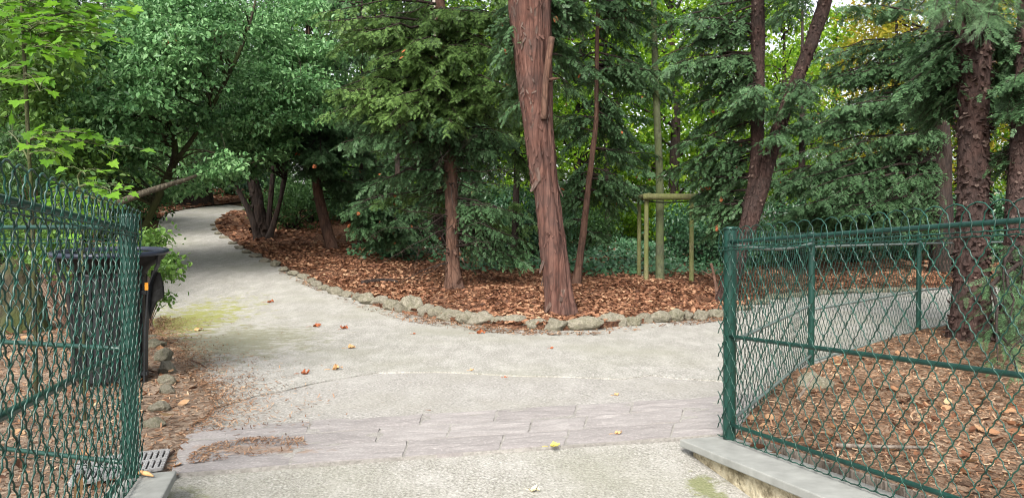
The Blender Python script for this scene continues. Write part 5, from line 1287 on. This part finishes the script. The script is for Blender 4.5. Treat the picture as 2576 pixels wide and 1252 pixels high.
# ------------------------------------------------------------------ ground cover and litter (uncountable)
def scatter(poly, n, ymin=0, ymax=99, dens=lambda x, y: 1):
    poly = np.array([np.asarray(p)[:2] for p in poly]); lo, hi = poly.min(0), poly.max(0); lo[1] = max(lo[1], ymin); hi[1] = min(hi[1], ymax); out = []
    tot = 0
    while tot < n:
        P = RNG.uniform(lo, hi, (n * 3, 2)); k = inpoly(P[:, 0], P[:, 1], poly); P = P[k]
        P = P[RNG.random(len(P)) < dens(P[:, 0], P[:, 1])]; P = P[np.abs(P[:, 0]) < .75 * P[:, 1] + .6]; out.append(P); tot += len(P)
        if len(P) == 0: break
    return np.concatenate(out)[:n]
def litter(name, poly, n, zf, tm, mat, size, ymin=0, ymax=99, dens=lambda x, y: 1, tilt=.35, lift=.01):
    P = scatter(poly, n, ymin, ymax, dens); z = zf(P[:, 0], P[:, 1]); m_ = len(P)
    mb = MB(); add_leaves(mb, tm, np.c_[P, z + lift * RNG.random(m_)], unit(m_) * [1, 1, .25], nrm(np.array([0, 0, 1.0]) + RNG.normal(size=(m_, 3)) * tilt), size * RNG.uniform(.45, 1.35, m_))
    return tag(mb.build(name, mat), kind='stuff')
clumpy = lambda x, y: np.clip(.55 + .9 * vnoise(np.c_[x * 1.1, y * 1.1, 0 * x]), .12, 1)
litter('leaf_fragments', bed_c, 26000, zb_c, CHIP, M['litter'], .045, 9, 19, lambda x, y: np.clip((19.5 - y) / 5, .25, 1), .3, .02)
litter('fallen_leaves', bed_c, 36000, zb_c, CURL, M['litter'], .07, 9, 19, lambda x, y: clumpy(x, y) * np.clip((19.5 - y) / 5, .25, 1), .45, .03)
litter('far_fallen_leaves', bed_c, 9000, zb_c, CURL, M['litter'], .14, 17, 32, clumpy, .45, .03)
litter('roadside_leaves', far_poly, 5000, zbed(.05), CURL, M['litter'], .16, 20, 44, clumpy, .45, .03)
litter('mulch_litter', bed_r, 26000, zb_r, CHIP, M['chips'], .042, 2, 11, lambda x, y: 1 + 0 * x, .3, .012)
litter('bed_leaf_litter', bed_r, 520, zb_r, CURL, M['litter_mix'], .066, 2, 11, clumpy, .6, .03)
litter('left_mulch_litter', bed_l, 17000, zb_l, CHIP, M['chips'], .042, 2, 11, lambda x, y: 1 + 0 * x, .3, .01)
litter('left_leaf_litter', bed_l, 900, zb_l, CURL, M['litter_mix'], .066, 2, 16, clumpy, .6, .03)
# chips washed out along the path edges
edge_l = gp([(430, 870), (450, 900), (470, 940), (520, 985), (555, 1010), (540, 1040), (500, 1080), (450, 1085), (420, 1000), (400, 880)])
bl = np.array(gp([(400, 800), (392, 845), (440, 880), (470, 930), (500, 955), (535, 990), (545, 1020), (505, 1065), (470, 1092)])); bl = densify(bl, .01, closed=False)
P = bl[RNG.integers(0, len(bl), 9000)] + np.c_[RNG.exponential(.2, 9000) - .03, RNG.normal(size=9000) * .06]; m_ = len(P)
mb = MB(); add_leaves(mb, CHIP, np.c_[P, T(P[:, 0], P[:, 1]) + .016 + .006 * RNG.random(m_)], unit(m_) * [1, 1, .2], nrm(np.array([0, 0, 1.0]) + RNG.normal(size=(m_, 3)) * .2), .034 * RNG.uniform(.4, 1.3, m_))
tag(mb.build('strewn_mulch', M['chips']), kind='stuff')
er = gp([(700, 690), (860, 760), (1000, 806), (1110, 826), (1300, 846), (1500, 846), (1700, 824), (1850, 806), (1850, 790), (1500, 825), (1280, 826), (1100, 803), (900, 765), (720, 680)])
litter('kerb_debris', er, 2600, lambda x, y: T(x, y) + .018, CHIP, M['chips'], .06, 2, 22, lambda x, y: clumpy(x, y), .25, .006)
td = gp([(540, 1125), (640, 1110), (760, 1112), (780, 1135), (700, 1150), (560, 1170), (470, 1180), (480, 1150)])
litter('threshold_debris', td, 900, lambda x, y: T(x, y) + .027, CHIP, M['chips'], .026, 2, 9, lambda x, y: clumpy(x * 3, y * 3), .2, .004)
# ivy carpet
IV = (t_leaf(.8, .9, .06, .12))
ivy_poly = gp([(860, 655), (960, 668), (1060, 668), (1170, 690), (1340, 690), (1480, 704), (1600, 705), (1780, 700), (1900, 690), (1900, 640), (1760, 605), (1560, 592), (1380, 610), (1100, 622), (900, 622)])
P = scatter(ivy_poly, 15000, 9, 34, lambda x, y: np.clip(.7 + .6 * vnoise(np.c_[x * .8, y * .8, 0 * x]), .2, 1))
z = zb_c(P[:, 0], P[:, 1]); hh = RNG.random(len(P)) ** 1.5 * .16 + .02; mb = MB()
add_leaves(mb, IV, np.c_[P, z + hh], unit(len(P)) + [0, -.4, -.2], nrm(np.array([0, -.5, 1.0]) + RNG.normal(size=(len(P), 3)) * .4), .1 * RNG.uniform(.6, 1.3, len(P)))
tag(mb.build('ivy_ground_cover', M['ivy']), kind='stuff')

# ================================================================== LIGHT, SKY, CAMERA
SUN_EL, SUN_AZ = 42, -163            # azimuth measured from +y (view direction) towards +x
w = bpy.data.worlds.new('World'); SC.world = w; w.use_nodes = True
nt = w.node_tree; nt.nodes.clear()
sky = nt.nodes.new('ShaderNodeTexSky'); sky.sky_type = 'NISHITA'; sky.sun_disc = False; sky.sun_elevation = rad(SUN_EL); sky.sun_rotation = rad(SUN_AZ)
sky.air_density = 1.2; sky.dust_density = 4.0; sky.ozone_density = 1.0
bg = nt.nodes.new('ShaderNodeBackground'); bg.inputs[1].default_value = .14
ou = nt.nodes.new('ShaderNodeOutputWorld'); hs = nt.nodes.new('ShaderNodeHueSaturation'); hs.inputs['Saturation'].default_value = .28; hs.inputs['Value'].default_value = 1.0
nt.links.new(sky.outputs[0], hs.inputs['Color']); nt.links.new(hs.outputs[0], bg.inputs[0]); nt.links.new(bg.outputs[0], ou.inputs[0])
sd = bpy.data.lights.new('sun', 'SUN'); sd.energy = 2.3; sd.angle = rad(26); sd.color = (1, .95, .87)
so = bpy.data.objects.new('sun', sd); COL.objects.link(so)
dv = Vector((math.sin(rad(SUN_AZ)) * math.cos(rad(SUN_EL)), math.cos(rad(SUN_AZ)) * math.cos(rad(SUN_EL)), math.sin(rad(SUN_EL))))
so.rotation_euler = dv.to_track_quat('Z', 'Y').to_euler(); so.location = (0, 0, 30)
cam = bpy.data.cameras.new('camera'); co = bpy.data.objects.new('camera', cam); COL.objects.link(co); SC.camera = co
cam.sensor_width = 36; cam.sensor_fit = 'HORIZONTAL'; cam.lens = 36 * FPX / 2576; cam.clip_end = 600; cam.clip_start = .05
co.location = (0, 0, EYE); co.rotation_euler = (PI / 2 - PITCH, 0, 0)
vs = SC.view_settings; vs.view_transform = 'Standard'; vs.look = 'None'; vs.gamma = 1; vs.exposure = 1.25
SC.cycles.filter_width = 1.1; SC.cycles.max_bounces = 6; SC.cycles.diffuse_bounces = 3; SC.cycles.transmission_bounces = 3; SC.cycles.use_denoising = True
